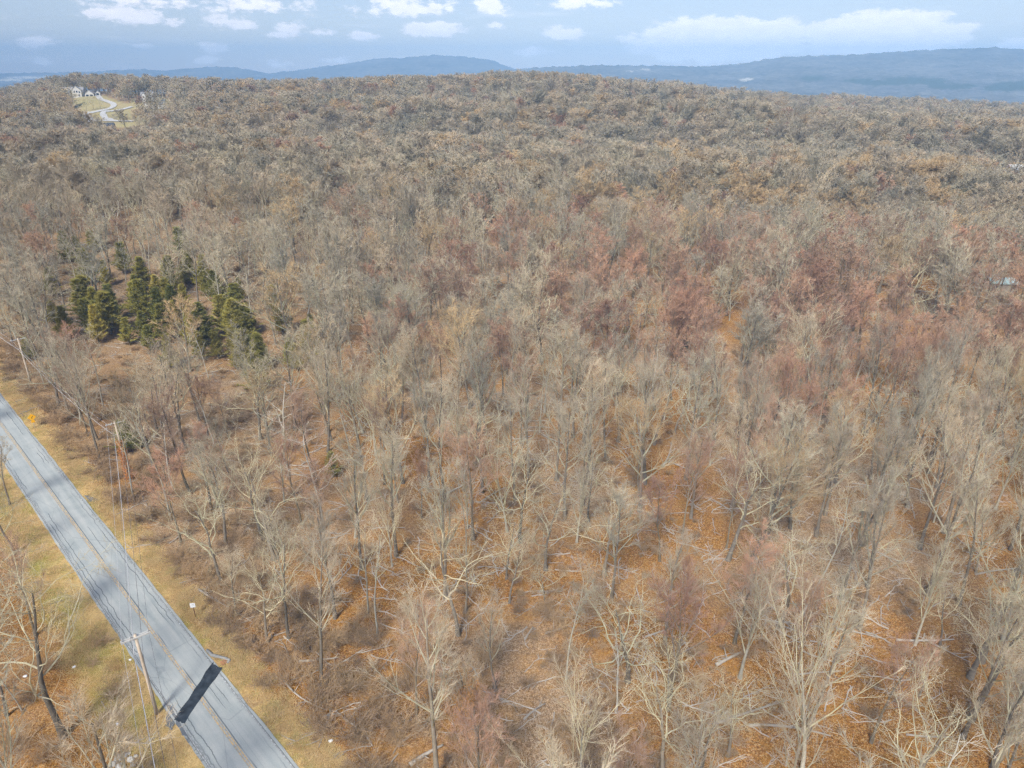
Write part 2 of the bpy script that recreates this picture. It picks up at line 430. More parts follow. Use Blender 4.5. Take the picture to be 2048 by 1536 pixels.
# ------------------------------------------------------------------ ground sheet
def meadow_mask(x, y):
    """open slope with the driveway and the houses, and the yards"""
    return inside(x, y, MEADOW)
def inside(x, y, poly):
    x = np.asarray(x, float); y = np.asarray(y, float); c = np.zeros(x.shape, bool); n_ = len(poly)
    for i in range(n_):
        x1, y1 = poly[i]; x2, y2 = poly[(i + 1) % n_]
        k = (y1 > y) != (y2 > y)
        with np.errstate(divide='ignore', invalid='ignore'):
            c ^= k & (x < (x2 - x1) * (y - y1) / (y2 - y1 + 1e-12) + x1)
    return c
MEADOW = [hit(*p) for p in [(128, 203), (150, 215), (158, 235), (178, 248), (215, 257), (250, 254), (285, 251), (290, 238), (280, 228), (272, 214), (256, 208), (238, 203), (220, 196), (204, 191), (140, 191)]]
YARD2 = [hit(*p) for p in [(262, 210), (300, 222), (345, 216), (350, 198), (280, 196)]]
ROWS, COLS = 560, 540
tt = np.linspace(0, 1, ROWS)
ys = -70 + (np.exp(tt * math.log(9400 / 70.0)) - 1) * 70.0
ys[0] = -70
aa = np.linspace(-1, 1, COLS); aa = 1.45 * (0.75 * aa + 0.25 * aa ** 3)
Y, A = np.meshgrid(ys, aa, indexing='ij')
X = A * (Y + 170)
Z = terrain(X, Y)
crown = ss(1000, 1500, Y)
Z = Z + crown * rng.normal(size=Z.shape) * (2.2 + .6 * ss(2200, 4000, Y)) + crown * np.abs(rng.normal(size=Z.shape)) * 2.0
V = np.column_stack([X.ravel(), Y.ravel(), Z.ravel()])
idx = np.arange(ROWS * COLS).reshape(ROWS, COLS)
Fq = np.stack([idx[:-1, :-1], idx[:-1, 1:], idx[1:, 1:], idx[1:, :-1]], -1).reshape(-1, 4)
ground = mesh_obj('ground', V, [Fq], gm, smooth=True)
tag(ground, 'rust and tan leaf-littered ground running out to the hazy blue ridges', kind='structure')
zone = np.zeros((ROWS * COLS, 4), np.float32); zone[:, 3] = 1
xf, yf = X.ravel(), Y.ravel()
sel = (yf > 350) & (yf < 1000)
zone[sel, 0] = (inside(xf[sel], yf[sel], MEADOW) | inside(xf[sel], yf[sel], YARD2)).astype(float)
# dark evergreen stands and a pale field low on the far ridge
U_, V_ = pix(xf, np.maximum(yf, 1), V[:, 2])
fr = yf > 1800
def blob(u0, v0, du, dv, j=0.5):
    q = ((U_ - u0) / du) ** 2 + ((V_ - v0) / dv) ** 2 + j * wavy(xf, yf, 60, 2)
    return fr & (q < 1)
for a_ in ((1820, 162, 75, 8), (1760, 166, 55, 5), (1905, 172, 50, 5), (1626, 157, 24, 5), (2010, 176, 45, 7), (2048, 168, 60, 6), (1720, 161, 30, 4)):
    zone[blob(*a_), 1] = 0.9
for a_ in ((1492, 159, 14, 2.5), (1290, 138, 10, 1.2), (60, 155, 45, 2.0), (20, 160, 30, 2.0), (1260, 143, 12, 1.0)):
    zone[blob(*a_, 0.2), 2] = 0.9
ca = ground.data.color_attributes.new('zone', 'FLOAT_COLOR', 'POINT')
ca.data.foreach_set('color', zone.ravel())

# ------------------------------------------------------------------ road
rm, n, b = material('road_asphalt', 0.82, 0.3)
uvn = n.new('ShaderNodeUVMap'); uvn.uv_map = 'UVMap'
suv = n.new('ShaderNodeSeparateXYZ'); n.l.new(uvn.outputs[0], suv.inputs[0])
uu, vv = suv.outputs[0], suv.outputs[1]
P = uvn.outputs[0]
fine = n.noise(P, 9.0, 3, 0.7); streak = n.noise(n.vmath('MULTIPLY', P, (1.3, 0.05, 1)), 1.0, 4, 0.6); blot = n.noise(P, 0.35, 4, 0.6)
base = n.ramp(n.math('ADD', n.math('MULTIPLY', streak, 0.6), n.math('MULTIPLY', blot, 0.4)), [(0.32, (0.29, 0.325, 0.315)), (0.5, (0.395, 0.42, 0.40)), (0.68, (0.49, 0.50, 0.46))])
base = n.mix(1.0, base, n.ramp(fine, [(0.3, (0.9, 0.9, 0.9)), (0.7, (1.1, 1.1, 1.1))]), 'MULTIPLY')
# cracks: wandering sealed lines along the lanes, crazing by the edges
def line_at(u0, amp, wid, sc, seed, lo, hi):
    wv = n.noise(n.vmath('ADD', n.vmath('MULTIPLY', P, (0.0, 1.0, 0)), (seed, 0, 0)), sc, 4, 0.7)
    d = n.math('ABSOLUTE', n.math('SUBTRACT', uu, n.math('ADD', u0, n.math('MULTIPLY', n.math('SUBTRACT', wv, 0.5), amp))))
    l = n.math('SUBTRACT', 1.0, n.step(d, wid * 0.4, wid))
    msk = n.step(n.noise(n.vmath('ADD', n.vmath('MULTIPLY', P, (0.0, 0.06, 0)), (seed * 3.1, 0, 0)), 1.0, 2, 0.5), lo, hi)
    return n.math('MULTIPLY', l, msk)
dark = line_at(0.32, 0.15, 0.09, 0.25, 5.0, 0.30, 0.40)
for (u0, amp, wid, sc, seed, lo, hi) in ((2.0, .7, 0.07, 0.25, 11.0, .50, .58), (2.45, .8, 0.07, 0.3, 17.0, .47, .56), (-2.1, .8, 0.07, 0.3, 23.0, .47, .55), (-2.6, .7, 0.08, 0.4, 31.0, .42, .52), (3.0, 0.25, 0.12, 0.2, 41.0, .3, .42), (-3.0, 0.3, 0.16, 0.2, 47.0, .3, .42), (1.3, 0.5, 0.05, 0.25, 53.0, .56, .62)):
    dark = n.math('MAXIMUM', dark, line_at(u0, amp, wid, sc, seed, lo, hi))
vd = n.vor(n.vmath('ADD', P, n.vmath('MULTIPLY', n.noise(P, 1.2, 3, 0.6, col=True), (0.9, 0.9, 0))), 1.3, 'DISTANCE_TO_EDGE')
craze = n.math('SUBTRACT', 1.0, n.step(vd, 0.02, 0.11))
edge = n.math('MAXIMUM', n.math('SUBTRACT', 1.0, n.step(uu, -3.1, -2.2)), n.math('MULTIPLY', n.step(uu, 2.3, 3.0), 0.7))
emask = n.math('MULTIPLY', edge, n.step(n.noise(n.vmath('MULTIPLY', P, (0.3, 0.07, 0)), 1.0, 3, 0.6), 0.46, 0.60))
dark = n.math('MAXIMUM', dark, n.math('MULTIPLY', craze, emask))
dark = n.math('MAXIMUM', dark, n.math('MULTIPLY', emask, 0.35))
trans = n.math('MULTIPLY', n.math('SUBTRACT', 1.0, n.step(n.vor(n.vmath('MULTIPLY', P, (0.25, 0.07, 0)), 1.0, 'DISTANCE_TO_EDGE'), 0.003, 0.009)), 0.25)
dark = n.math('MAXIMUM', dark, trans)
col = n.mix(n.math('MULTIPLY', dark, 0.72), base, (0.075, 0.085, 0.095))
n.put(b.inputs['Base Color'], col)
bump = n.new('ShaderNodeBump'); bump.inputs['Strength'].default_value = 0.3; bump.inputs['Distance'].default_value = 0.03
n.put(bump.inputs['Height'], fine); n.l.new(bump.outputs[0], b.inputs['Normal'])

def strip(name, s0, s1, t0, t1, lift, mat, parent=None, step=1.5, jag0=0.0, jag1=0.0, thick=0.0):
    """a sheet in road coordinates: s across (+ to the woods), t along"""
    m_ = max(2, int((t1 - t0) / step) + 1); ts = np.linspace(t0, t1, m_); k = 7
    vs, uv = [], []
    for t in ts:
        a0 = s0 + jag0 * (wavy(t, 0, .9, 0) + wavy(t, 3, 3.1, 5)) ; a1 = s1 + jag1 * (wavy(t, 9, .8, 4) + wavy(t, 5, 2.7, 9))
        for j in range(k):
            s = a0 + (a1 - a0) * j / (k - 1)
            x, y = RD0 + RDdir * t + RDn * s
            vs.append((x, y, gz(x, y) + lift + 0.03 * (1 - (s / 3.5) ** 2))); uv.append((s, t))
    ii = np.arange(m_ * k).reshape(m_, k)
    f = np.stack([ii[:-1, :-1], ii[:-1, 1:], ii[1:, 1:], ii[1:, :-1]], -1).reshape(-1, 4)
    return mesh_obj(name, vs, [f], mat, parent, uvs=uv, smooth=True)
road = strip('road', -RD_W / 2, RD_W / 2, -60, 330, 0.07, rm, jag0=0.12, jag1=0.12, step=0.8)
tag(road, 'cracked grey two-lane asphalt road with an orange centre line', kind='structure')
def paint(name, c1, wear):
    m, n, b = material(name, 0.7, 0.3)
    u_ = n.new('ShaderNodeUVMap'); u_.uv_map = 'UVMap'
    k = n.step(n.noise(u_.outputs[0], 3.0, 4, 0.7), wear, wear + 0.18)
    n.put(b.inputs['Base Color'], n.mix(k, (0.30, 0.30, 0.28), c1))
    return m
py = paint('worn_orange_paint', (0.62, 0.43, 0.19), 0.41)
pw = paint('worn_white_paint', (0.62, 0.64, 0.64), 0.48)
strip('centre_line', -0.20, -0.05, -60, 330, 0.075, py, road)
strip('centre_line', 0.04, 0.19, -60, 330, 0.075, py, road)
strip('edge_line', 2.92, 3.02, -60, 330, 0.075, pw, road)
strip('edge_line', -3.02, -2.92, -60, 330, 0.075, pw, road)
# fresh black trench patch across the road
pm, n, b = material('fresh_black_asphalt', 0.7, 0.35)
uvn = n.new('ShaderNodeUVMap'); uvn.uv_map = 'UVMap'
k = n.noise(uvn.outputs[0], 1.1, 4, 0.6)
n.put(b.inputs['Base Color'], n.ramp(k, [(0.35, (0.012, 0.018, 0.024)), (0.55, (0.035, 0.045, 0.055)), (0.75, (0.075, 0.085, 0.095))]))
gpm = flat_mat('old_grey_patch', (0.16, 0.175, 0.185), 0.9, 0.2, 0.25, 2.0)
def quad_sheet(name, pts_px, lift, mat, parent=None, sub=6):
    """a draped patch from four photo pixels"""
    q = [np.array(hit(*p)) for p in pts_px]; vs, uv = [], []
    for i in range(sub + 1):
        for j in range(sub + 1):
            a, c = i / sub, j / sub
            p = (q[0] * (1 - a) + q[1] * a) * (1 - c) + (q[3] * (1 - a) + q[2] * a) * c
            e = 0.09 * (i in (0, sub) or j in (0, sub))
            p = p + rng.normal(size=2) * e
            s_ = road_s(*p)
            vs.append((p[0], p[1], gz(*p) + lift + 0.03 * (1 - min(1, (s_ / 3.5) ** 2)))); uv.append(tuple(p))
    ii = np.arange((sub + 1) ** 2).reshape(sub + 1, sub + 1)
    f = np.stack([ii[:-1, :-1], ii[:-1, 1:], ii[1:, 1:], ii[1:, :-1]], -1).reshape(-1, 4)
    o = mesh_obj(name, vs, [f], mat, parent, uvs=uv)
    return o
quad_sheet('trench_patch', [(426, 1326), (446, 1338), (368, 1448), (348, 1440)], 0.083, pm, road)
quad_sheet('apron_patch', [(336, 1410), (352, 1432), (380, 1478), (366, 1470)], 0.079, gpm, road)
quad_sheet('apron_patch', [(330, 1452), (336, 1412), (352, 1445), (345, 1460)], 0.06, gpm, road)
quad_sheet('apron_patch', [(168, 990), (178, 1003), (200, 1003), (186, 994)], 0.06, gpm, road)

# driveways on the far hill
def drape(name, px, width, lift, mat):
    pts = np.array([hit(*p) for p in px]); fine_ = []
    for i in range(len(pts) - 1):
        for k in range(6):
            t = k / 6
            p0 = pts[max(i - 1, 0)]; p1 = pts[i]; p2 = pts[i + 1]; p3 = pts[min(i + 2, len(pts) - 1)]
            fine_.append(0.5 * (2 * p1 + (p2 - p0) * t + (2 * p0 - 5 * p1 + 4 * p2 - p3) * t * t + (3 * p1 - p0 - 3 * p2 + p3) * t ** 3))
    fine_.append(pts[-1]); fine_ = np.array(fine_); d = np.gradient(fine_, axis=0); d /= np.linalg.norm(d, axis=1)[:, None] + 1e-9
    nn = np.column_stack([d[:, 1], -d[:, 0]]); vs = []
    for p, q in zip(fine_, nn):
        for s in (-1, 0, 1):
            r = p + q * s * width / 2; vs.append((r[0], r[1], gz(*r) + lift))
    m_ = len(fine_); ii = np.arange(m_ * 3).reshape(m_, 3)
    f = np.stack([ii[:-1, :-1], ii[:-1, 1:], ii[1:, 1:], ii[1:, :-1]], -1).reshape(-1, 4)
    o = mesh_obj(name, vs, [f], mat, smooth=True); tag(o, kind='structure'); return o
o = drape('driveway', [(194, 191), (200, 197), (214, 203), (226, 208), (227, 213), (218, 218), (200, 222), (182, 226), (172, 231), (178, 238), (194, 241), (222, 242), (268, 243)], 5.0, 0.45, M['drive']); o['label'] = 'winding pale driveway climbing the meadow to the white mansion'
o = drape('driveway', [(264, 214), (246, 219), (222, 223), (206, 228), (208, 233), (218, 238), (222, 241)], 4.5, 0.5, M['drive']); o['label'] = 'paler driveway branch curving towards the farther white house'

# ------------------------------------------------------------------ trees: a branching wood generator (vectorised per level)
def interp_line(Pp, Rr, t):
    nseg = Pp.shape[1] - 1
    f = np.clip(t * nseg, 0, nseg - 1e-4); i = f.astype(int); f = (f - i)[:, None]
    ar = np.arange(len(t))
    p = Pp[ar, i] * (1 - f) + Pp[ar, i + 1] * f
    d = Pp[ar, i + 1] - Pp[ar, i]; d = d / (np.linalg.norm(d, axis=1)[:, None] + 1e-9)
    r = Rr[ar, i] * (1 - f[:, 0]) + Rr[ar, i + 1] * f[:, 0]
    return p, d, r
def walk(p, d, L, n_, jit, trop, rg):
    m = len(p); pts = np.zeros((m, n_, 3)); pts[:, 0] = p; d = d.copy()
    for k in range(1, n_):
        d = d + rg.normal(size=(m, 3)) * jit + np.array([0, 0, trop])
        d /= np.linalg.norm(d, axis=1)[:, None] + 1e-9
        pts[:, k] = pts[:, k - 1] + d * (L / (n_ - 1))[:, None]
    return pts
def sprout(Pp, Rr, k, t0, t1, ang, sd, L, n_, jit, trop, rr, rg, taper=0.25, short=0.55):
    """k children on each of the parents; L: array of lengths per parent"""
    m = len(Pp)
    t = (np.arange(k)[None, :] + rg.uniform(0, 1, (m, k))) / k
    tq = (t0 + (t1 - t0) * t).ravel(); par = np.repeat(np.arange(m), k)
    p, d, r = interp_line(Pp[par], Rr[par], tq)
    az_ = (np.arange(k)[None, :] * 2.399 + rg.uniform(0, 6.28, (m, 1)) + rg.normal(size=(m, k)) * 0.5).ravel()
    ref = np.where(np.abs(d[:, 2:3]) < 0.9, np.array([[0, 0, 1.0]]), np.array([[1.0, 0, 0]]))
    u = np.cross(d, ref); u /= np.linalg.norm(u, axis=1)[:, None]; v = np.cross(d, u)
    a = ang + rg.normal(size=len(p)) * sd
    dd = d * np.cos(a)[:, None] + (u * np.cos(az_)[:, None] + v * np.sin(az_)[:, None]) * np.sin(a)[:, None]
    Lc = L[par] * (1 - short * t.ravel()) * rg.uniform(0.7, 1.25, len(p))
    pts = walk(p, dd, Lc, n_, jit, trop, rg)
    r0 = r * rr
    rad = r0[:, None] * np.linspace(1, taper, n_)[None, :]
    return pts, rad, Lc
def tubes(Pp, Rr, k):
    m, n_, _ = Pp.shape
    d = Pp[:, -1] - Pp[:, 0]; d /= np.linalg.norm(d, axis=1)[:, None] + 1e-9
    ref = np.where(np.abs(d[:, 2:3]) < 0.9, np.array([[0, 0, 1.0]]), np.array([[1.0, 0, 0]]))
    u = np.cross(d, ref); u /= np.linalg.norm(u, axis=1)[:, None]; v = np.cross(d, u)
    an = 2 * math.pi * np.arange(k) / k
    ring = np.cos(an)[None, :, None] * u[:, None, :] + np.sin(an)[None, :, None] * v[:, None, :]
    vs = Pp[:, :, None, :] + Rr[:, :, None, None] * ring[:, None, :, :]
    ii = np.arange(m * n_ * k).reshape(m, n_, k); jj = np.roll(ii, -1, axis=2)
    f = np.stack([ii[:, :-1], jj[:, :-1], jj[:, 1:], ii[:, 1:]], -1).reshape(-1, 4)
    return vs.reshape(-1, 3), f
def spikes(p, d, L, r):
    """three-sided tapering twigs"""
    m = len(p)
    ref = np.where(np.abs(d[:, 2:3]) < 0.9, np.array([[0, 0, 1.0]]), np.array([[1.0, 0, 0]]))
    u = np.cross(d, ref); u /= np.linalg.norm(u, axis=1)[:, None]; v = np.cross(d, u)
    vs = np.zeros((m, 4, 3))
    for j in range(3):
        an = 2.094 * j
        vs[:, j] = p + r[:, None] * (math.cos(an) * u + math.sin(an) * v)
    vs[:, 3] = p + d * L[:, None]
    i = np.arange(m) * 4
    f = np.concatenate([np.column_stack([i + j, i + (j + 1) % 3, i + 3]) for j in range(3)])
    return vs.reshape(-1, 3), f
def twigs_on(Pp, Rr, k, t0, t1, ang, sd, L, r, trop, rg):
    m = len(Pp); par = np.repeat(np.arange(m), k)
    t = rg.uniform(t0, t1, len(par))
    p, d, _ = interp_line(Pp[par], Rr[par], t)
    rv = rg.normal(size=(len(par), 3)); rv -= d * np.sum(rv * d, 1)[:, None]; rv /= np.linalg.norm(rv, axis=1)[:, None] + 1e-9
    a = np.abs(ang + rg.normal(size=len(par)) * sd)
    dd = d * np.cos(a)[:, None] + rv * np.sin(a)[:, None] + np.array([0, 0, trop]); dd /= np.linalg.norm(dd, axis=1)[:, None]
    return spikes(p, dd, L * rg.uniform(0.55, 1.3, len(par)), np.full(len(par), r))
def pack(groups):
    """groups: (verts, faces, material index) -> arrays for mesh_obj; quads first"""
    vs, quads, tris, mq, mt, n_ = [], [], [], [], [], 0
    for v, f, mi in groups:
        if len(f) == 0: continue
        (quads if f.shape[1] == 4 else tris).append(f + n_); (mq if f.shape[1] == 4 else mt).append(np.full(len(f), mi)); vs.append(v); n_ += len(v)
    F_ = ([np.concatenate(quads)] if quads else []) + ([np.concatenate(tris)] if tris else [])
    return np.concatenate(vs), F_, np.concatenate(mq + mt)
# bole: leafless length; K: branches per level; A: angles
SPEC = {
    'ash':   dict(top=.90, r0=.19, bole=.36, K=(13, 6, 6, 7), A=(35, 34, 32, 27), L1=.36, L2=.44, L3=.46, tw=.8, jit=.07, trop=.16, tr=.0105, nr=.0080, mats=('bark_grey', 'limb_grey', 'twig_grey'), short=.55),
    'vase':  dict(top=.60, r0=.165, bole=.28, K=(12, 7, 6, 6), A=(26, 28, 28, 24), L1=.62, L2=.36, L3=.44, tw=.8, jit=.05, trop=.07, tr=.010, nr=.0080, mats=('bark_pale', 'limb_pale', 'twig_grey'), short=.25),
    'tan':   dict(top=.80, r0=.22, bole=.30, K=(14, 7, 7, 7), A=(42, 38, 34, 30), L1=.42, L2=.42, L3=.46, tw=.75, jit=.07, trop=.14, tr=.0105, nr=.0085, mats=('bark_grey', 'limb_grey', 'twig_tan'), short=.5),
    'maple': dict(top=.84, r0=.16, bole=.36, K=(13, 7, 7, 8), A=(36, 34, 32, 28), L1=.36, L2=.42, L3=.46, tw=.65, jit=.06, trop=.16, tr=.0105, nr=.0085, mats=('bark_dark', 'limb_red', 'twig_red'), short=.5),
    'oak':   dict(top=.70, r0=.22, bole=.34, K=(11, 6, 6, 5), A=(48, 46, 44, 40), L1=.46, L2=.46, L3=.46, tw=.65, jit=.22, trop=.09, tr=.011, nr=.0090, mats=('bark_grey', 'limb_pale', 'twig_oak'), short=.35),
    'pole':  dict(top=.95, r0=.12, bole=.50, K=(10, 5, 5, 5), A=(40, 36, 34, 30), L1=.22, L2=.48, L3=.5, tw=.65, jit=.08, trop=.12, tr=.010, nr=.0085, mats=('bark_pale', 'limb_pale', 'twig_grey'), short=.4),
    'snag':  dict(top=.95, r0=.16, bole=.40, K=(9, 4, 2, 0), A=(52, 46, 40, 0), L1=.26, L2=.42, L3=.45, tw=.5, jit=.15, trop=.05, tr=.012, nr=.012, mats=('limb_white', 'limb_white', 'limb_white'), short=.4),
}
H0 = 17.0
def grow(kind, seed, lod=0):
    """trunk arrays, crown arrays and branch lines of a tree of height about H0; lod 0 near, 1 middle distance, 2 far: fewer, stouter twigs"""
    s = dict(SPEC[kind]); rg = np.random.default_rng(seed)
    n0 = 10; far = lod == 2
    if lod == 0: s['tr'] = s['nr']; s['K'] = (s['K'][0] - 1, s['K'][1], max(2, s['K'][2] - 1), max(0, s['K'][3] - 1))
    lean = np.array([rg.normal() * .03, rg.normal() * .03, 1.0])
    tp = walk(np.zeros((1, 3)), lean[None] / np.linalg.norm(lean), np.array([H0 * s['top']]), n0, .022 + s['jit'] * .28, .06, rg)
    tr_ = s['r0'] * np.linspace(1, .22, n0)[None, :] ** 1.0; tr_[0, 0] *= 1.45
    trunk = [(*tubes(tp, tr_, (8, 6, 4)[lod]), 0)]
    K, A = s['K'], [R(a) for a in s['A']]
    if lod == 1: K = (K[0], K[1] - 1, max(2, K[2] - 2), 0 if K[3] == 0 else max(3, K[3] - 2))
    if far: K = (int(K[0] * 1.6), max(4, K[1] - 1), max(2, K[2] - 3), 0 if K[3] == 0 else 8)
    p1, r1, l1 = sprout(tp, tr_, K[0], s['bole'], .99, A[0], .13, np.array([H0 * s['L1']]), (10 if kind == 'oak' else 7, 6 if kind == 'oak' else 5, 4)[lod], s['jit'], s['trop'], .5 if kind == 'oak' else .6, rg, .2, s['short'])
    p2, r2, l2 = sprout(p1, r1, K[1], .18, 1.0, A[1], .2, l1 * s['L2'], (5, 3, 2)[lod], s['jit'] * 1.2, s['trop'] * .8, .62, rg, .3, .45)
    r2 = np.maximum(r2, s['tr'] * (1.2, 1.8, 2.8)[lod])
    p3, r3, l3 = sprout(p2, r2, K[2], .15, 1.0, A[2], .22, l2 * s['L3'], (3, 2, 2)[lod], s['jit'] * 1.3, s['trop'] * .8, .7, rg, .4, .4)
    r3 = np.maximum(r3, s['tr'] * (.9, 1.4, 2.4)[lod])
    crown = [(*tubes(p1, r1, (5, 4, 3)[lod]), 1), (*tubes(p2, r2, 3), 1), (*tubes(p3, r3, 3), 2)]
    if K[3]:
        tw, rr = s['tw'] * (1, 1.15, 1.35)[lod], s['tr'] * (1, 1.6, 2.3)[lod]
        crown.append((*twigs_on(p3, r3, K[3], .1, 1.0, A[3], .25, tw, rr, s['trop'], rg), 2))
        crown.append((*twigs_on(p2, r2, K[3], .3, 1.0, A[3], .25, tw, rr, s['trop'], rg), 2))
        crown.append((*twigs_on(p1, r1, K[3], .5, 1.0, A[3], .25, tw * 1.2, rr, s['trop'], rg), 2))
    return trunk, crown, (p1, p2, p3)
def cedar_arrays(seed, H=9.0):
    rg = np.random.default_rng(seed); n0 = 6
    tp = walk(np.zeros((1, 3)), np.array([[0.03, 0, 1.0]]), np.array([H]), n0, .02, .05, rg)
    trd = .16 * np.linspace(1, .1, n0)[None, :]
    trunk = [(*tubes(tp, trd, 6), 0)]
    p1, r1, l1 = sprout(tp, trd, 120, .10, .99, R(58), .2, np.array([H * .27]), 4, .14, .16, .3, rg, .3, .86)
    crown = [(*tubes(p1, np.maximum(r1, .012), 3), 0)]
    crown.append((*twigs_on(p1, r1, 78, .10, 1.0, R(42), .4, .48, .036, .2, rg), 1))
    return trunk, crown
def shrub_arrays(seed, H=2.4):
    rg = np.random.default_rng(seed); k = 22
    a = rg.uniform(0, 6.28, k); o = rg.uniform(.15, .8, k); 
    d = np.column_stack([np.cos(a) * o, np.sin(a) * o, np.ones(k)]); d /= np.linalg.norm(d, axis=1)[:, None]
    p = np.column_stack([np.cos(a) * .35 * rg.uniform(0, 1, k), np.sin(a) * .35 * rg.uniform(0, 1, k), np.full(k, -.05)])
    L = H * rg.uniform(.7, 1.15, k)
    p1 = walk(p, d, L, 5, .13, -.02, rg); r1 = .02 * np.linspace(1, .4, 5)[None, :].repeat(k, 0)
    p2, r2, l2 = sprout(p1, r1, 7, .2, 1.0, R(42), .25, L * .42, 3, .16, .0, .7, rg, .4, .4); r2 = np.maximum(r2, .009)
    return [(*tubes(p1, r1, 3), 0), (*tubes(p2, r2, 3), 0), (*twigs_on(p2, r2, 9, .1, 1, R(36), .3, .42, .009, .03, rg), 0), (*twigs_on(p1, r1, 8, .3, 1, R(36), .3, .42, .009, .03, rg), 0)]
def leaf_cloud(P3, rg, count, size, sel):
    """small two-triangle curled leaves hanging on some of the branches"""
    pts = P3.reshape(-1, 3); pts = pts[sel(pts)]
    if len(pts) == 0: return np.zeros((0, 3)), np.zeros((0, 4), int)
    c = pts[rg.integers(0, len(pts), count)] + rg.normal(size=(count, 3)) * .25
    a = rg.normal(size=(count, 3)); a /= np.linalg.norm(a, axis=1)[:, None]; b_ = np.cross(a, rg.normal(size=(count, 3))); b_ /= np.linalg.norm(b_, axis=1)[:, None]
    s = size * rg.uniform(.6, 1.3, (count, 1)); nn = np.cross(a, b_)
    vs = np.stack([c - a * s, c + b_ * s * .6 + nn * s * .25, c + a * s, c - b_ * s * .6 + nn * s * .25], 1)
    f = np.arange(count * 4).reshape(count, 4)
    return vs.reshape(-1, 3), f

MESH = {}      # kind -> list of (trunk mesh, crown mesh)
def proto(kind, k, arr_t, arr_c, mt, mc, nm=('trunk', 'crown')):
    v, f, mi = pack(arr_t); t = mesh_obj(nm[0], v, f, mt, mat_idx=mi, smooth=True, link=False)
    v, f, mi = pack(arr_c); c = mesh_obj(nm[1], v, f, mc, mat_idx=mi, smooth=False, link=False)
    t.data.name = f'{kind}_trunk_{k}'; c.data.name = f'{kind}_crown_{k}'
    MESH.setdefault(kind, []).append((t.data, c.data))
    bpy.data.objects.remove(t); bpy.data.objects.remove(c)
NVAR = {'ash': 6, 'vase': 3, 'tan': 3, 'maple': 5, 'oak': 6, 'pole': 3, 'snag': 4}
for kind, nv in NVAR.items():
    m = [M[x] for x in SPEC[kind]['mats']]
    for k in range(nv):
        t, c, _ = grow(kind, 100 * list(NVAR).index(kind) + k + 7)
        proto(kind, k, t, c, [m[0]], m)
        t, c, _ = grow(kind, 100 * list(NVAR).index(kind) + k + 57, 1)
        proto(kind + '_mid', k, t, c, [m[0]], m)
for k in range(3):
    t, c = cedar_arrays(900 + k); proto('cedar', k, t, c, [M['bark_dark']], [M['bark_dark'], M['cedar']])
for k in range(2):
    t, c, (p1, p2, p3) = grow('ash', 950 + k); rg = np.random.default_rng(960 + k)
    lv, lf = leaf_cloud(p3, rg, 2600, .13, lambda p: p[:, 2] < H0 * (.62 if k else .75))
    c.append((lv, lf, 3)); proto('leafy', k, t, c, [M['bark_grey']], [M['bark_grey'], M['limb_grey'], M['twig_grey'], M['leaf_orange']])
for k in range(4):
    v, f, mi = pack(shrub_arrays(970 + k)); o = mesh_obj('shrub', v, f, [M['shrub']], mat_idx=mi, link=False); MESH.setdefault('shrub', []).append((o.data,)); bpy.data.objects.remove(o)

# collections of whole low-detail and whole full-detail trees for the countless woods behind (instanced as one mass)
def instancer_collection(name, items):
    col = bpy.data.collections.new(name)
    for k, (v, f, mi, mats) in enumerate(items):
        o = mesh_obj(f'{name}_{k:03d}', v, f, mats, mat_idx=mi, link=False); col.objects.link(o)
    return col
FAR_KINDS = ['ash'] * 4 + ['vase'] * 2 + ['tan'] * 2 + ['maple'] * 3 + ['oak'] * 3 + ['pole'] * 2 + ['snag'] * 1
far_items = []
for k, kind in enumerate(FAR_KINDS):
    t, c, _ = grow(kind, 2000 + k, 2)
    m = [M[x] for x in SPEC[kind]['mats']]
    v, f, mi = pack([(a, b_, 3) for a, b_, _ in t] + c)
    far_items.append((v, f, mi, m + [m[0]]))
t, c = cedar_arrays(2100); v, f, mi = pack(t + c); far_items.append((v, f, mi, [M['bark_dark'], M['cedar']])); FAR_KINDS.append('cedar')
near_items, NEAR_KINDS = [], []
for kind in ('ash', 'vase', 'tan', 'maple', 'oak', 'pole', 'snag'):
    for k in range(2):
        t, c, _ = grow(kind, 3000 + 10 * list(NVAR).index(kind) + k, 1); m = [M[x] for x in SPEC[kind]['mats']]
        v, f, mi = pack([(a, b_, 3) for a, b_, _ in t] + c); near_items.append((v, f, mi, m + [m[0]])); NEAR_KINDS.append(kind)
ALL_KINDS = NEAR_KINDS + ['far_' + k for k in FAR_KINDS]
WOODS = instancer_collection('woods_source', near_items + far_items)

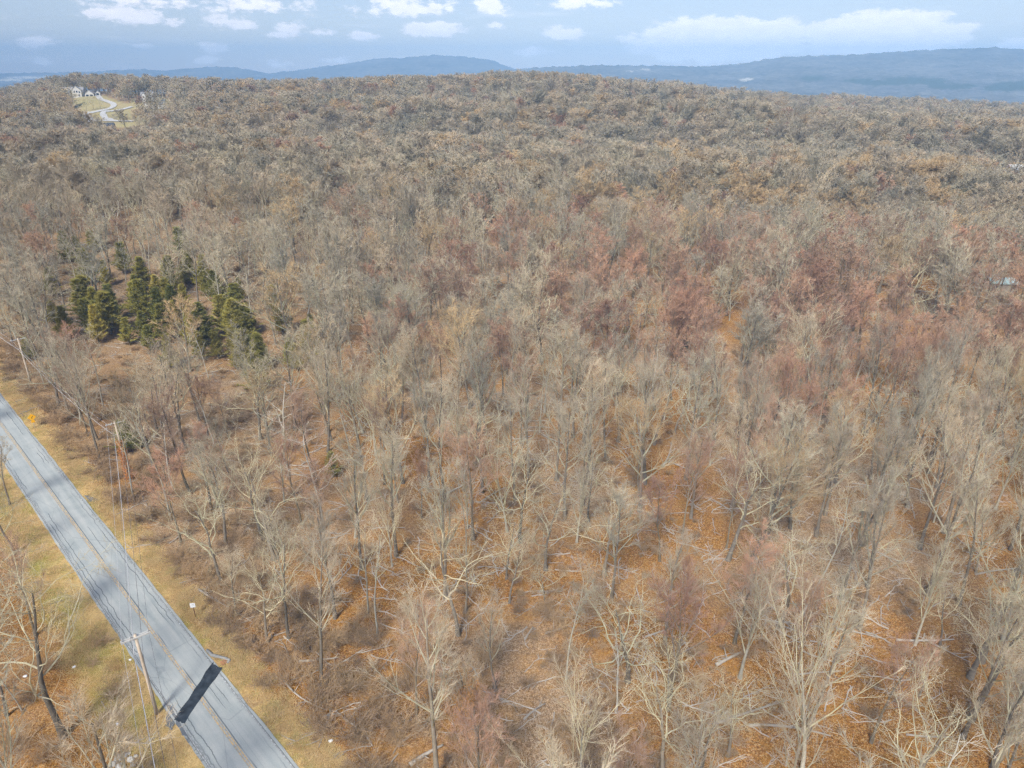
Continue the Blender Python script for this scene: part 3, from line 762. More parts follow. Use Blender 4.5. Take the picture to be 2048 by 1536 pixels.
def scatter(name, pts, vi, sc, rz, coll, sxy=None, tilt=None):
    me = bpy.data.meshes.new(name); pts = np.asarray(pts, np.float32)
    me.vertices.add(len(pts)); me.vertices.foreach_set('co', pts.ravel())
    a = me.attributes.new('vi', 'INT', 'POINT'); a.data.foreach_set('value', np.asarray(vi, np.int32))
    sxy = sc if sxy is None else sxy
    s3 = np.column_stack([sxy, sxy, sc]).astype(np.float32)
    a = me.attributes.new('sc', 'FLOAT_VECTOR', 'POINT'); a.data.foreach_set('vector', s3.ravel())
    tl = np.zeros(len(pts)) if tilt is None else tilt
    r3 = np.column_stack([tl, tl * 0.6, rz]).astype(np.float32)
    a = me.attributes.new('rt', 'FLOAT_VECTOR', 'POINT'); a.data.foreach_set('vector', r3.ravel())
    me.update()
    o = bpy.data.objects.new(name, me); COL.objects.link(o)
    ng = bpy.data.node_groups.new(name, 'GeometryNodeTree')
    ng.interface.new_socket('Geometry', in_out='INPUT', socket_type='NodeSocketGeometry')
    ng.interface.new_socket('Geometry', in_out='OUTPUT', socket_type='NodeSocketGeometry')
    gi = ng.nodes.new('NodeGroupInput'); go = ng.nodes.new('NodeGroupOutput')
    ci = ng.nodes.new('GeometryNodeCollectionInfo'); ci.inputs['Collection'].default_value = coll
    ci.inputs['Separate Children'].default_value = True; ci.inputs['Reset Children'].default_value = True
    ip = ng.nodes.new('GeometryNodeInstanceOnPoints'); ip.inputs['Pick Instance'].default_value = True
    def named(nm, ty):
        q = ng.nodes.new('GeometryNodeInputNamedAttribute'); q.data_type = ty; q.inputs['Name'].default_value = nm; return q.outputs['Attribute']
    ng.links.new(gi.outputs[0], ip.inputs['Points']); ng.links.new(ci.outputs[0], ip.inputs['Instance'])
    ng.links.new(named('vi', 'INT'), ip.inputs['Instance Index'])
    ng.links.new(named('sc', 'FLOAT_VECTOR'), ip.inputs['Scale'])
    er = ng.nodes.new('FunctionNodeEulerToRotation'); ng.links.new(named('rt', 'FLOAT_VECTOR'), er.inputs[0]); ng.links.new(er.outputs[0], ip.inputs['Rotation'])
    ng.links.new(ip.outputs[0], go.inputs[0])
    md = o.modifiers.new('scatter', 'NODES'); md.node_group = ng
    return o

# ------------------------------------------------------------------ planting
NAMES = {'ash': 'grey_tree', 'vase': 'vase_tree', 'tan': 'tan_tree', 'maple': 'red_maple_tree', 'oak': 'oak_tree', 'pole': 'slender_tree', 'snag': 'dead_tree', 'cedar': 'cedar_tree', 'leafy': 'leafy_tree'}
def plant(kind, x, y, h, rz=None, width=1.0, lean=(0, 0), var=None):
    me = MESH[kind + '_mid' if y > 135 and kind in NVAR else kind]; k = random.randrange(len(me)) if var is None else var % len(me)
    base = 9.0 if kind == 'cedar' else H0
    e = empty(NAMES[kind], (x, y, gz(x, y) - .08), random.uniform(0, 6.28) if rz is None else rz)
    s = h / base; e.scale = (s * width, s * width, s)
    e.rotation_euler = (lean[0], lean[1], e.rotation_euler[2])
    for nm, d in zip(('trunk', 'crown'), me[k]):
        o = bpy.data.objects.new(nm, d); COL.objects.link(o); o.parent = e
    return e
planted = []      # (x, y, crown radius) kept clear by the fill
LAND = []         # landmarks that labels can point to: (phrase, x, y)
def hero(kind, base, top, label, width=1.0, var=None, land=None, rz=None, group=None, lean=(0, 0)):
    x, y = hit(*base); h = max(2.0, tall(base, top))
    e = plant(kind, x, y, h, rz, width, lean, var); tag(e, label, 'evergreen tree' if kind == 'cedar' else 'tree', group)
    planted.append((x, y, 3.8 if kind != 'cedar' else 3.4))
    if land: LAND.append((land, x, y))
    return e
# --- trees one can point at
hero('oak', (128, 1472), (60, 1060), 'tall lichen-pale oak with crooked crown on the grassy side of the road near the pole', 1.05, 0, 'the tall oak beyond the road', lean=(0.0, -0.10), rz=0.0)
hero('ash', (14, 1432), (6, 1180), 'slim grey tree at the picture edge beyond the road', .8, 1)
hero('pole', (44, 1420), (20, 1240), 'thin bare tree between the tall oak and the picture edge', .9, 0)
hero('oak', (30, 1110), (70, 960), 'pale crooked oak whose limbs overhang the cracked road', 1.25, 2, 'the oak overhanging the road')
hero('ash', (20, 1010), (40, 880), 'grey tree spreading thin twigs over the far end of the road', 1.2, 3)
hero('oak', (578, 1276), (600, 1010), 'pale forked oak standing where the roadside brush meets the woods, opposite the white sign', .85, 3, 'the forked oak opposite the white sign')
hero('oak', (536, 1284), (440, 1070), 'leaning oak with long bare arms close to the roadside brush', .9, 4, 'the leaning roadside oak', lean=(0, -.12), rz=0)
hero('oak', (1018, 1206), (1030, 1050), 'cream-limbed twisted oak beside the dark thicket', .95, 1, 'the twisted oak by the dark thicket')
hero('oak', (930, 1226), (918, 1030), 'pale many-armed oak standing over the orange leaf clearing', .9, 5, 'the many-armed oak')
hero('oak', (1090, 1215), (1105, 1100), 'low oak with one long horizontal limb by the dark thicket', .9, 0)
hero('snag', (1232, 1424), (1215, 1240), 'bleached white dead tree with antler-like branches', 1.0, 0, 'the bleached dead tree')
hero('vase', (1160, 1568), (1150, 1330), 'broad pale brush-crowned tree filling the bottom edge of the picture', 1.1, 0, 'the broad brush-crowned tree')
hero('ash', (990, 1376), (975, 1200), 'rounded grey-brown tree in front of the twisted oak', 1.15, 2, 'the rounded grey-brown tree')
hero('leafy', (962, 1500), (905, 1290), 'leaning tree still holding clumps of bright orange leaves', .9, 0, 'the orange-leaved leaning tree', lean=(0.0, -.08), rz=0)
hero('oak', (1456, 1512), (1520, 1310), 'cream crooked oak with a dark trunk above the crossed fallen logs', 1.0, 2, 'the cream oak by the crossed logs', lean=(0, .06), rz=0)
hero('oak', (1400, 1550), (1370, 1350), 'pale oak with snaking limbs at the bottom edge', 1.0, 3)
hero('oak', (1985, 1545), (2000, 1290), 'big pale oak fanning its limbs at the lower right corner', 1.15, 4, 'the big oak in the lower corner')
hero('oak', (1815, 1015), (1830, 860), 'wide low oak with long bright limbs over orange litter', 1.6, 5, 'the wide low oak')
hero('vase', (1420, 930), (1410, 760), 'pale fan-shaped tree with many stems rising from one foot', 1.0, 1, 'the pale fan-shaped tree')
hero('snag', (1296, 862), (1290, 690), 'tall cream dead tree with a branching top in the middle of the woods', .9, 1, 'the tall cream dead tree')
hero('snag', (1265, 860), (1262, 725), 'shorter cream dead tree beside the tall one', 1.0, 2)
hero('snag', (1328, 840), (1325, 720), 'greyish dead tree with stubby top next to the tall cream one', 1.0, 3)
hero('maple', (1742, 1485), (1800, 1270), 'round red-twigged maple above bare orange ground', 1.15, 0, 'the round red maple')
hero('ash', (1612, 1475), (1640, 1200), 'tall grey tree with a dark leaning trunk', 1.05, 4, 'the dark-trunked tall tree', lean=(0, .06), rz=0)
hero('vase', (1650, 1320), (1640, 1130), 'bushy vase-shaped tree with a forked dark trunk', 1.0, 2, 'the bushy vase-shaped tree')
hero('vase', (1830, 1290), (1850, 1060), 'pale upright tree with feathery crown above a fallen trunk', 1.0, 0, 'the pale feathery tree')
hero('oak', (1880, 1290), (1960, 1120), 'thin oak forking low and leaning away from the feathery tree', .8, 1, None)
hero('maple', (1530, 880), (1530, 690), 'brick-red maple crown on a row of dark trunks', 1.1, 1, 'the brick-red maple')
hero('maple', (1190, 590), (1180, 470), 'reddish maple clump on the near rise', 1.2, 2, 'the reddish maple on the rise')
hero('tan', (1330, 460), (1330, 335), 'big tan dome-shaped tree on the middle slope', 1.15, 0, 'the big tan dome tree')
hero('tan', (742, 425), (742, 325), 'wide tan crown standing out left of the middle of the slope', 1.15, 1, 'the wide tan crown')
hero('tan', (830, 420), (828, 325), 'tan crown next to the wide tan one', 1.0, 2)
hero('tan', (1735, 415), (1735, 325), 'tan rounded crown high on the slope at the right', 1.0, 0)
hero('leafy', (945, 660), (945, 585), 'small tree with rust-orange leaves deep in the woods', .9, 1, 'the rust-leaved tree')
hero('leafy', (432, 480), (430, 415), 'rust-orange leafed tree among grey trunks behind the evergreens', .9, 0)
hero('oak', (290, 480), (290, 390), 'whitish-stemmed oak clump behind the evergreens', 1.0, 2)
hero('pole', (300, 830), (250, 700), 'slender pale trunk by the roadside brush below the cedars', .9, 1)
hero('snag', (418, 760), (400, 640), 'leaning grey dead trunk in front of the cedars', .7, 0, 'the leaning dead trunk', lean=(0, -.08), rz=0)
hero('oak', (385, 800), (375, 660), 'dark-trunked oak in a small opening below the cedars', .9, 5)
hero('pole', (208, 820), (170, 660), 'grey roadside tree with a straight trunk near the farther pole', 1.3, 2, 'the straight roadside tree')
# --- cedars
CED = [((330, 668), (330, 558), 'largest yellow-green cedar in the evergreen clump'), ((285, 640), (282, 545), 'olive cedar just behind the largest cedar'), ((222, 668), (216, 565), 'dark roadside cedar at the edge of the evergreen clump'),
       ((195, 640), (190, 560), 'dark slim cedar behind the straight roadside tree'), ((112, 650), (112, 590), 'blue-green cedar nearest the far pole'), ((392, 700), (385, 620), 'ragged cedar in front of the largest cedar'),
       ((405, 720), (408, 655), 'low dark cedar at the foot of the evergreen clump'), ((622, 682), (622, 620), 'single dark cedar standing apart in the middle woods'), ((582, 738), (578, 665), 'dark pointed cedar near the single cedar'),
       ((512, 785), (515, 690), 'olive cedar lowest of the row in the woods'), ((476, 740), (478, 680), 'olive cedar between the clump and the pointed cedar'), ((666, 955), (668, 895), 'small dark cedar alone in the near woods'),
       ((258, 905), (256, 825), 'cedar growing beside the middle utility pole'), ((62, 722), (60, 664), 'cedar close to the farthest utility pole'), ((440, 615), (440, 555), 'olive cedar at the back of the evergreen clump'),
       ((482, 600), (480, 545), 'faint cedar at the far end of the evergreen clump'), ((370, 570), (368, 515), 'cedar poking up behind the largest cedar'), ((545, 620), (545, 560), 'cedar half hidden between grey trunks'),
       ((160, 520), (165, 462), 'dark cedar in the far grey woods above the road'), ((190, 505), (185, 450), 'second dark cedar in the far grey woods'), ((1250, 668), (1250, 648), 'tiny green cedar in the middle of the woods'),
       ((260, 690), (262, 625), 'yellowish cedar filling the front of the clump'), ((300, 700), (300, 640), 'short cedar below the largest cedar'), ((355, 660), (352, 590), 'cedar pressed against the largest cedar')]
_rc = np.random.default_rng(55)
for k in range(50):
    if k < 38: u = 300 + _rc.normal() * 78; v = 630 + _rc.normal() * 42 + (u - 300) * .10
    else: u = _rc.uniform(430, 640); v = 690 + _rc.normal() * 32 + (u - 430) * .2
    CED.append(((u, v), (u, v - _rc.uniform(60, 105)), None))
_cl = [('the largest cedar', (330, 668)), ('the single dark cedar', (622, 682)), ('the pointed cedar', (582, 738)), ('the lowest olive cedar', (512, 785)), ('the leaning dead trunk', (418, 760)), ('the ragged cedar', (392, 700)), ('the dark roadside cedar', (222, 668))]
_cc = {}
for k, (bp, tp_, lb) in enumerate(CED):
    if lb: continue
    ph, (lu, lv) = min(_cl, key=lambda L: (L[1][0] - bp[0]) ** 2 + 4 * (L[1][1] - bp[1]) ** 2)
    du, dv = bp[0] - lu, bp[1] - lv
    rel = ('to the right of' if du > 0 else 'to the left of') if abs(du) > 1.5 * abs(dv) else ('in front of' if dv > 0 else 'behind')
    _cc.setdefault((rel, ph), []).append((math.hypot(du, dv), k))
_od = ['nearest', 'second', 'third', 'fourth', 'fifth', 'sixth', 'seventh', 'eighth', 'ninth', 'tenth', 'eleventh', 'twelfth']
for (rel, ph), lst in _cc.items():
    for i, (_, k) in enumerate(sorted(lst)):
        CED[k] = (CED[k][0], CED[k][1], (_od[i] + ' ' if len(lst) > 1 else '') + f'olive-green cedar {rel} {ph}')
for k, (bp, tp_, lb) in enumerate(CED):
    tp_ = (tp_[0], bp[1] - (bp[1] - tp_[1]) * .82)
    hero('cedar', bp, tp_, lb, 1.0 + .55 * ((k * 7) % 5) / 4 + .3, k, ('the evergreen clump' if k == 0 else 'the single cedar' if k == 7 else 'the small lone cedar' if k == 11 else None), group='cedars among the bare trees')

# --- fixed landmarks for labels
for ph, u, v in (('the white sign', 390, 1233), ('the yellow sign', 68, 850), ('the middle utility pole', 238, 960), ('the asphalt patch', 440, 1330), ('the far utility pole', 50, 760),
                 ('the white fallen log', 915, 978), ('the crossed fallen logs', 1560, 1440), ('the aqua-roofed shed', 2000, 575), ('the dark thicket', 1130, 1220), ('the log in the shaded hollow', 1335, 930),
                 ('the bottom-edge pale log', 850, 1515), ('the orange leaf clearing', 850, 1100)):
    x, y = hit(u, v); LAND.append((ph, x, y))

# ------------------------------------------------------------------ fill: jittered planting of the whole wood
SHED = hit(2000, 575); FARM = hit(2035, 345)
HOUSES = [(hit(155, 193), 22), (hit(195, 190), 9), (hit(302, 208), 20), (hit(320, 214), 16), (hit(204, 264), 16), (SHED, 6), (FARM, 14)]
OPEN = ((800, 1400, 110, 120, .4), (1080, 1265, 110, 55, .75), (860, 1090, 60, 50, .75), (640, 1330, 90, 80, .35), (1330, 930, 40, 40, .75), (1500, 1440, 90, 40, .75), (250, 1000, 120, 120, .35), (300, 745, 200, 125, .74), (545, 770, 110, 75, .65))
def open_ground(x, y):
    """where nothing grows: the road and its verges, the meadow, the houses with the gap in front of them, openings in the near woods"""
    s = road_s(x, y)
    c = (s > -10.5) & (s < 8.6)
    c |= inside(x, y, MEADOW) | inside(x, y, YARD2)
    for (hx, hy), r in HOUSES:
        c |= (x - hx) ** 2 + (y - hy) ** 2 < r * r
    u, v = pix(x, y, terrain(x, y))
    for (cu, cv, ru, rv, pr) in OPEN:
        c |= (((u - cu) / ru) ** 2 + ((v - cv) / rv) ** 2 < 1) & (rng.uniform(size=x.shape) < pr)
    return c
FX, FY = [], []
for (y0, y1, sp) in ((34, 120, 6.5), (120, 300, 6.0), (300, 560, 6.9), (560, 930, 8.2)):
    for y in np.arange(y0, y1, sp):
        hw = .84 * y + 14; xs = np.arange(-hw, hw, sp)
        FX.append(xs + rng.uniform(-.5, .5, len(xs)) * sp); FY.append(y + rng.uniform(-.5, .5, len(xs)) * sp)
FX, FY = np.concatenate(FX), np.concatenate(FY)
keep = (rng.uniform(size=FX.shape) > .10) & ~open_ground(FX, FY)
keep &= ~((road_s(FX, FY) < 0) & (FY < 110) & (rng.uniform(size=FX.shape) < .55))
for a, b_, r in planted: keep &= (FX - a) ** 2 + (FY - b_) ** 2 > r * r
FX, FY = FX[keep], FY[keep]; FZ = terrain(FX, FY)
def pick_kind(x, y, z):
    """what grows where: red maples on the right rise and in bands, pale slender stems on the left, oaks near"""
    u, v = pix(x, y, z + 12)
    red = .07 + 1.5 * math.exp(-((u - 1650) / 470) ** 2 - ((v - 620) / 130) ** 2) + .9 * math.exp(-((u - 1100) / 230) ** 2 - ((v - 530) / 80) ** 2) + .30 * max(0, wavy(x, y, 34, 12) - .12) * 3
    red += .12 * math.exp(-((u - 1780) / 240) ** 2 - ((v - 1150) / 200) ** 2) + .25 * math.exp(-((u - 950) / 200) ** 2 - ((v - 680) / 70) ** 2)
    tan_ = .05 + .35 * math.exp(-((v - 370) / 80) ** 2) * max(0, wavy(x, y, 26, 2) - .1) * 4
    pole_ = .10 + .32 * math.exp(-((u - 300) / 380) ** 2 - ((v - 420) / 220) ** 2)
    oak_ = .14 + .06 * (v > 760) + .16 * (v > 980)
    snag_ = .025 + .05 * (u < 700 and v < 800)
    vase_ = .10
    ash_ = .36
    ks = ['maple', 'tan', 'pole', 'oak', 'snag', 'vase', 'ash']; ws = [max(.01, q) for q in (red, tan_, pole_, oak_, snag_, vase_, ash_)]
    return random.choices(ks, ws)[0]
HT = {'ash': (15, 20.5), 'vase': (13, 18.5), 'tan': (15, 20.5), 'maple': (13, 18.5), 'oak': (14, 19.5), 'pole': (13, 19), 'snag': (9, 16)}
fill_t = []
for x, y, z in zip(FX.tolist(), FY.tolist(), FZ.tolist()):
    k = pick_kind(x, y, z); h = random.uniform(*HT[k]) * (1.10 if y < 170 else 1.0)
    if random.random() < .16: h *= random.uniform(.45, .75)
    fill_t.append((k, x, y, h, random.uniform(.95, 1.28) + .18 * (y > 130), z))
# the trees that show largest become objects of their own (up to a quota for each kind), the rest stay one mass
QUOTA = {'ash': 230, 'maple': 170, 'oak': 140, 'vase': 70, 'tan': 50, 'pole': 70, 'snag': 30}
VIS = [(130, 180), (130, 214), (160, 240), (176, 250), (180, 262), (232, 262), (240, 256), (290, 253), (300, 224), (346, 222), (346, 190), (280, 190), (262, 206), (225, 196), (206, 182)]
VIEWS = [(VIS, 420, 690), ([(2000, 328), (2000, 346), (2060, 348), (2060, 328)], 120, FARM[1] - 4), ([(1982, 557), (1982, 569), (2028, 569), (2028, 557)], 90, SHED[1] - 2)]
def clip_h(q):
    """younger, lower growth in front of the clearings that lie open to view"""
    k, x, y, h, wd, z = q
    for poly, ya, yb in VIEWS:
        if not (ya < y < yb) or (poly is VIS and random.random() < .12): continue
        for _ in range(14):
            hs = h * np.array([1.0, .93, .85, .75, .65, .5]); u, v = pix(x, y, z + hs)
            if not inside(u, v + 1, poly).any(): break
            h *= .82
            if h < 3: return None
    return (k, x, y, h, wd, z)
fill_t = [q for q in map(clip_h, fill_t) if q]
fill_t.sort(key=lambda q: q[2])
own, mass, cnt = [], [], {k: 0 for k in QUOTA}
for q in fill_t:
    u, v = pix(q[1], q[2], q[5] + q[3] * .7)
    if -30 < u < 2078 and v < 1600 and cnt[q[0]] < QUOTA[q[0]] and q[2] < 330:
        cnt[q[0]] += 1; own.append(q)
    else: mass.append(q)
LOOK = {'ash': 'grey-brown tree', 'maple': 'reddish-twigged maple', 'oak': 'pale crooked oak', 'vase': 'pale vase-shaped tree', 'tan': 'tan round-crowned tree', 'pole': 'slender pale-stemmed tree', 'snag': 'leafless dead tree'}
cells = {}
for q in own:
    k, x, y, h, wd, z = q
    ph, lx, ly = min(LAND, key=lambda L: (L[1] - x) ** 2 + (L[2] - y) ** 2)
    # direction as seen from the camera
    dd = math.hypot(lx, ly); fx, fy = lx / dd, ly / dd
    f_ = (x - lx) * fx + (y - ly) * fy; s_ = (x - lx) * fy - (y - ly) * fx
    rel = ('behind' if f_ > 0 else 'in front of') if abs(f_) > abs(s_) else ('to the right of' if s_ > 0 else 'to the left of')
    sz = 'short ' if h < 11 else 'tall ' if h > 16.8 else ''
    cells.setdefault((sz, k, rel, ph), []).append((math.hypot(f_, s_), q))
ORD = ['nearest', 'second', 'third', 'fourth', 'fifth', 'sixth', 'seventh', 'eighth', 'ninth', 'tenth'] + ['%dth' % i for i in range(11, 60)]
GROUPS = {'ash': 'bare grey-brown trees of the near woods', 'maple': 'red-twigged maples of the near woods', 'oak': 'pale crooked oaks of the near woods', 'vase': 'vase-shaped trees of the near woods', 'tan': 'tan-crowned trees of the near woods', 'pole': 'slender pale trees of the near woods', 'snag': 'dead trees of the near woods'}
WORDN = {10: 'tenth', 11: 'eleventh', 12: 'twelfth', 13: 'thirteenth', 14: 'fourteenth', 15: 'fifteenth', 16: 'sixteenth', 17: 'seventeenth', 18: 'eighteenth', 19: 'nineteenth', 20: 'twentieth', 21: 'twenty-first', 22: 'twenty-second', 23: 'twenty-third', 24: 'twenty-fourth', 25: 'twenty-fifth'}
for (sz, k, rel, ph), lst in cells.items():
    lst.sort(key=lambda z: z[0])
    for i, (d_, q) in enumerate(lst):
        o_ = '' if len(lst) == 1 else (ORD[i] + ' ' if i < 10 else WORDN.get(i + 1, 'far') + ' ')
        e = plant(k, q[1], q[2], q[3], None, q[4], (random.gauss(0, .03), random.gauss(0, .03)))
        tag(e, f'{o_}{sz}{LOOK[k]} {rel} {ph}'.strip(), 'tree', GROUPS[k])
# the mass of woods running up to the crest
pts, vi, sc, sxy = [], [], [], []
sel_near = {k: [i for i, a in enumerate(ALL_KINDS) if a == k] for k in QUOTA}
sel_far = {k: [i for i, a in enumerate(ALL_KINDS) if a == 'far_' + k] for k in QUOTA}
for (k, x, y, h, wd, z) in mass:
    s = (sel_near if y < 260 else sel_far)[k]
    pts.append((x, y, z - .1)); vi.append(random.choice(s)); sc.append(h / H0); sxy.append(h / H0 * wd * (1.0 + .32 * float(ss(220, 340, y))))
cedfar = ALL_KINDS.index('far_cedar')
cy_ = rng.uniform(320, 900, 60); cx_ = rng.uniform(-.8, .8, 60) * cy_; ck_ = ~open_ground(cx_, cy_)
for x, y in zip(cx_[ck_].tolist(), cy_[ck_].tolist()):
    pts.append((x, y, gz(x, y) - .1)); vi.append(cedfar); s = random.uniform(.8, 1.3); sc.append(s); sxy.append(s)
woods = scatter('woodland', pts, vi, np.array(sc), rng.uniform(0, 6.28, len(pts)), WOODS, np.array(sxy), rng.normal(size=len(pts)) * .03)
tag(woods, 'mass of bare grey and russet woods climbing the slope to the crest', 'woodland', kind='stuff')
print('TREES own', len(own), 'mass', len(mass), cnt)

# ------------------------------------------------------------------ utility poles and wires
def from_top(u, v, h):
    x, y = hit(u, v, h); return x, y
POLE_H = 11.2
pole_xy = [from_top(35, 676, POLE_H), from_top(229, 843, POLE_H), hit(314, 1428)]
pole_xy.append((pole_xy[2][0] + 20.5, pole_xy[2][1] - 33.0))
PL = ['utility pole farthest along the road, only its crossarm clear of the brush', 'middle utility pole with a side bracket, vine-wrapped beside a cedar', 'bare wooden utility pole standing in the grass across the road']
arms = []
for k, (x, y) in enumerate(pole_xy):
    z = gz(x, y); e = empty('utility_pole', (x, y, z))
    nx = pole_xy[min(k + 1, 3)]; pv = pole_xy[max(k - 1, 0)]
    if k == 2: d = np.array([.60, -.80])
    else: d = np.array([nx[0] - pv[0], nx[1] - pv[1]]); d = d / np.linalg.norm(d)
    a = math.atan2(d[0], -d[1])         # arm across the line
    ax = np.array([math.cos(a), math.sin(a)])
    MB().tube([(0, 0, -.3), (.02, 0, 4), (0, .02, 8), (0, 0, POLE_H)], [.20, .185, .165, .145], 10).build('shaft', M['pole'], e, True)
    arm = MB()
    for o_ in ((-.13, .13) if k == 2 else (.13,)):
        n2 = np.array([-ax[1], ax[0]]) * o_; arm.box((n2[0], n2[1], POLE_H - .35), (2.8, .15, .17), a)
    if k == 2:
        MB().box((-ax[1] * .13, ax[0] * .13, POLE_H - .35), (2.8, .15, .17), a).build('crossarm', M['arm'], e)
        MB().box((ax[1] * .13, -ax[0] * .13, POLE_H - .35), (2.8, .15, .17), a).build('crossarm', M['arm'], e)
    else: arm.build('crossarm', M['arm'], e)
    for s_ in (-1, 1):
        MB().tube([(ax[0] * .75 * s_ - ax[1] * .13, ax[1] * .75 * s_ + ax[0] * .13, POLE_H - .42), (-ax[1] * .13, ax[0] * .13, POLE_H - 1.05)], .02, 5).build('brace', M['metal'], e)
    tops = []
    for s_ in (-1.25, 1.25, -.45):
        p = (ax[0] * s_, ax[1] * s_, POLE_H - .28)
        MB().tube([p, (p[0], p[1], p[2] + .12), (p[0], p[1], p[2] + .2), (p[0], p[1], p[2] + .28)], [.03, .07, .05, .03], 8).build('insulator', M['porcelain'], e, True)
        tops.append((x + p[0], y + p[1], z + p[2] + .28))
    MB().tube([(0, 0, POLE_H - 2.4), (-ax[0] * .55, -ax[1] * .55, POLE_H - 2.4)], .04, 6).build('bracket', M['metal'], e)
    tops.append((x - ax[0] * .55, y - ax[1] * .55, z + POLE_H - 2.4))
    tops.append((x + .14, y + .14, z + POLE_H - 3.1))
    arms.append(tops)
    if k < 3: tag(e, PL[k], 'utility pole', 'utility poles along the road')
    else: tag(e, 'utility pole that carries the wires on past the bottom edge', 'utility pole', 'utility poles along the road')
WN = ['thin outer conductor of the', 'thin far-side conductor of the', 'thin middle conductor of the', 'pale thick cable slung below the crossarms of the', 'lowest dark cable of the']
WR = [.017, .016, .014, .036, .025]
SPN = ['farthest pole span', 'span crossing the road', 'nearest span leaving at the bottom edge']
for k in range(3):
    for j in range(5):
        p0, p1 = np.array(arms[k][j]), np.array(arms[k + 1][j]); L = np.linalg.norm(p1 - p0)
        pts = [p0 * (1 - t) + p1 * t - np.array([0, 0, 4 * L * .022 * t * (1 - t)]) for t in np.linspace(0, 1, 18)]
        o = MB().tube(pts, WR[j], 5).build('overhead_wire', M['cable'] if j in (3, 0) else M['cable_dark'], None, True)
        tag(o, f'{WN[j]} {SPN[k]}', 'wire', 'overhead wires along the road')
# wires running on from the farthest pole out of the picture
dd = np.array([-48.0, 42.0, 3.0])
for j in range(5):
    p0 = np.array(arms[0][j]); p1 = p0 + dd
    pts = [p0 * (1 - t) + p1 * t - np.array([0, 0, 4 * 60 * .02 * t * (1 - t)]) for t in np.linspace(0, 1, 12)]
    tag(MB().tube(pts, WR[j], 5).build('overhead_wire', M['cable'] if j in (3, 0) else M['cable_dark'], None, True), f'{WN[j]} span leaving beyond the farthest pole', 'wire', 'overhead wires along the road')
# vine with rusty leaves on the middle pole
vx, vy = pole_xy[1]; rg = np.random.default_rng(77)
ang_ = rg.uniform(0, 6.28, 900); zz = rg.uniform(.2, 7.6, 900); rr_ = rg.uniform(.15, .75, 900) * (1 - zz / 12)
c_ = np.column_stack([np.cos(ang_) * rr_, np.sin(ang_) * rr_, zz])
lv, lf = leaf_cloud(c_, rg, 1300, .12, lambda p: p[:, 2] > -9)
stem = [(.18 * math.cos(t * 1.4), .18 * math.sin(t * 1.4), t) for t in np.linspace(0, 7.5, 20)]
e = empty('climbing_vine', (vx, vy, gz(vx, vy))); tag(e, 'rusty-leaved vine wrapped round the middle utility pole', 'vine')
MB().tube(stem, .025, 5).build('stem', M['bark_dark'], e)
mesh_obj('leaves', lv, [lf], M['leaf_orange'], e)

# ------------------------------------------------------------------ signs
x, y = hit(70, 856); z = gz(x, y); 
e = empty('road_sign', (x, y, z), R(37)); tag(e, 'yellow diamond warning sign with a plate below on the road verge', 'road sign')
MB().box((0, .03, 1.35), (.06, .05, 2.7)).build('post', M['metal'], e)
hw = .74
MB().add([(-hw, -.03, 2.35), (0, -.03, 2.35 - hw), (hw, -.03, 2.35), (0, -.03, 2.35 + hw), (-hw, 0, 2.35), (0, 0, 2.35 - hw), (hw, 0, 2.35), (0, 0, 2.35 + hw)],
         [(0, 1, 2, 3), (7, 6, 5, 4), (0, 4, 5, 1), (1, 5, 6, 2), (2, 6, 7, 3), (3, 7, 4, 0)]).build('diamond_panel', M['yellow'], e)
MB().box((.0, -.045, 1.45), (.62, .025, .46)).build('speed_plate', M['yellow'], e)
arrow = MB(); cpts = [(-.02, -.04, 2.05), (-.02, -.04, 2.28), (.05, -.04, 2.42), (.16, -.04, 2.52)]
for p, q in zip(cpts[:-1], cpts[1:]):
    p, q = np.array(p), np.array(q); dv = (q - p) / np.linalg.norm(q - p); nn = np.array([-dv[2], 0, dv[0]]) * .045
    arrow.add([p - nn, p + nn, q + nn, q - nn], [(0, 1, 2, 3)])
arrow.add([(.10, -.04, 2.60), (.26, -.04, 2.62), (.22, -.04, 2.45)], [(0, 1, 2)])
arrow.build('curve_arrow', M['black'], e)

x, y = hit(391, 1234); e = empty('notice_sign', (x, y, gz(x, y)), R(8)); tag(e, 'small white square sign on a thin rusty post in the roadside grass', 'sign')
MB().box((0, 0, .85), (.07, .07, 1.7)).build('post', M['rust'], e)
MB().box((0, -.06, 1.95), (.62, .035, .66)).build('board', M['white'], e)
MB().box((0, -.035, 1.95), (.5, .015, .05)).build('crossbar', M['rust'], e)
for kz, wd_ in ((2.08, .34), (1.98, .26), (1.88, .30)):
    MB().box((0, -.0795, kz), (wd_, .003, .025)).build('print_line', M['cable_dark'], e)

# ------------------------------------------------------------------ culvert edge by the asphalt patch, stones, scraps
def stone_mesh(name, loc, r, mat, seed, squash=.6, parent=None):
    rg = np.random.default_rng(seed); bm_v = []; bm_f = []
    import bmesh
    bm = bmesh.new(); bmesh.ops.create_icosphere(bm, subdivisions=2, radius=1.0)
    dirs = rg.normal(size=(9, 3)); dirs /= np.linalg.norm(dirs, axis=1)[:, None]; cut = rg.uniform(.55, .92, 9)
    for v in bm.verts:
        c = np.array(v.co)
        for d_, k_ in zip(dirs, cut):
            o_ = c @ d_ - k_
            if o_ > 0: c = c - d_ * o_
        v.co = Vector((c[0] * r, c[1] * r * rg.uniform(.85, .95), c[2] * r * squash))
    me = bpy.data.meshes.new(name); bm.to_mesh(me); bm.free(); me.materials.append(mat)
    o = bpy.data.objects.new(name, me); COL.objects.link(o); o.location = loc; o.rotation_euler = (rg.uniform(-.2, .2), rg.uniform(-.2, .2), rg.uniform(0, 6))
    if parent: o.parent = parent
    return o
cx, cy_c = hit(440, 1318)
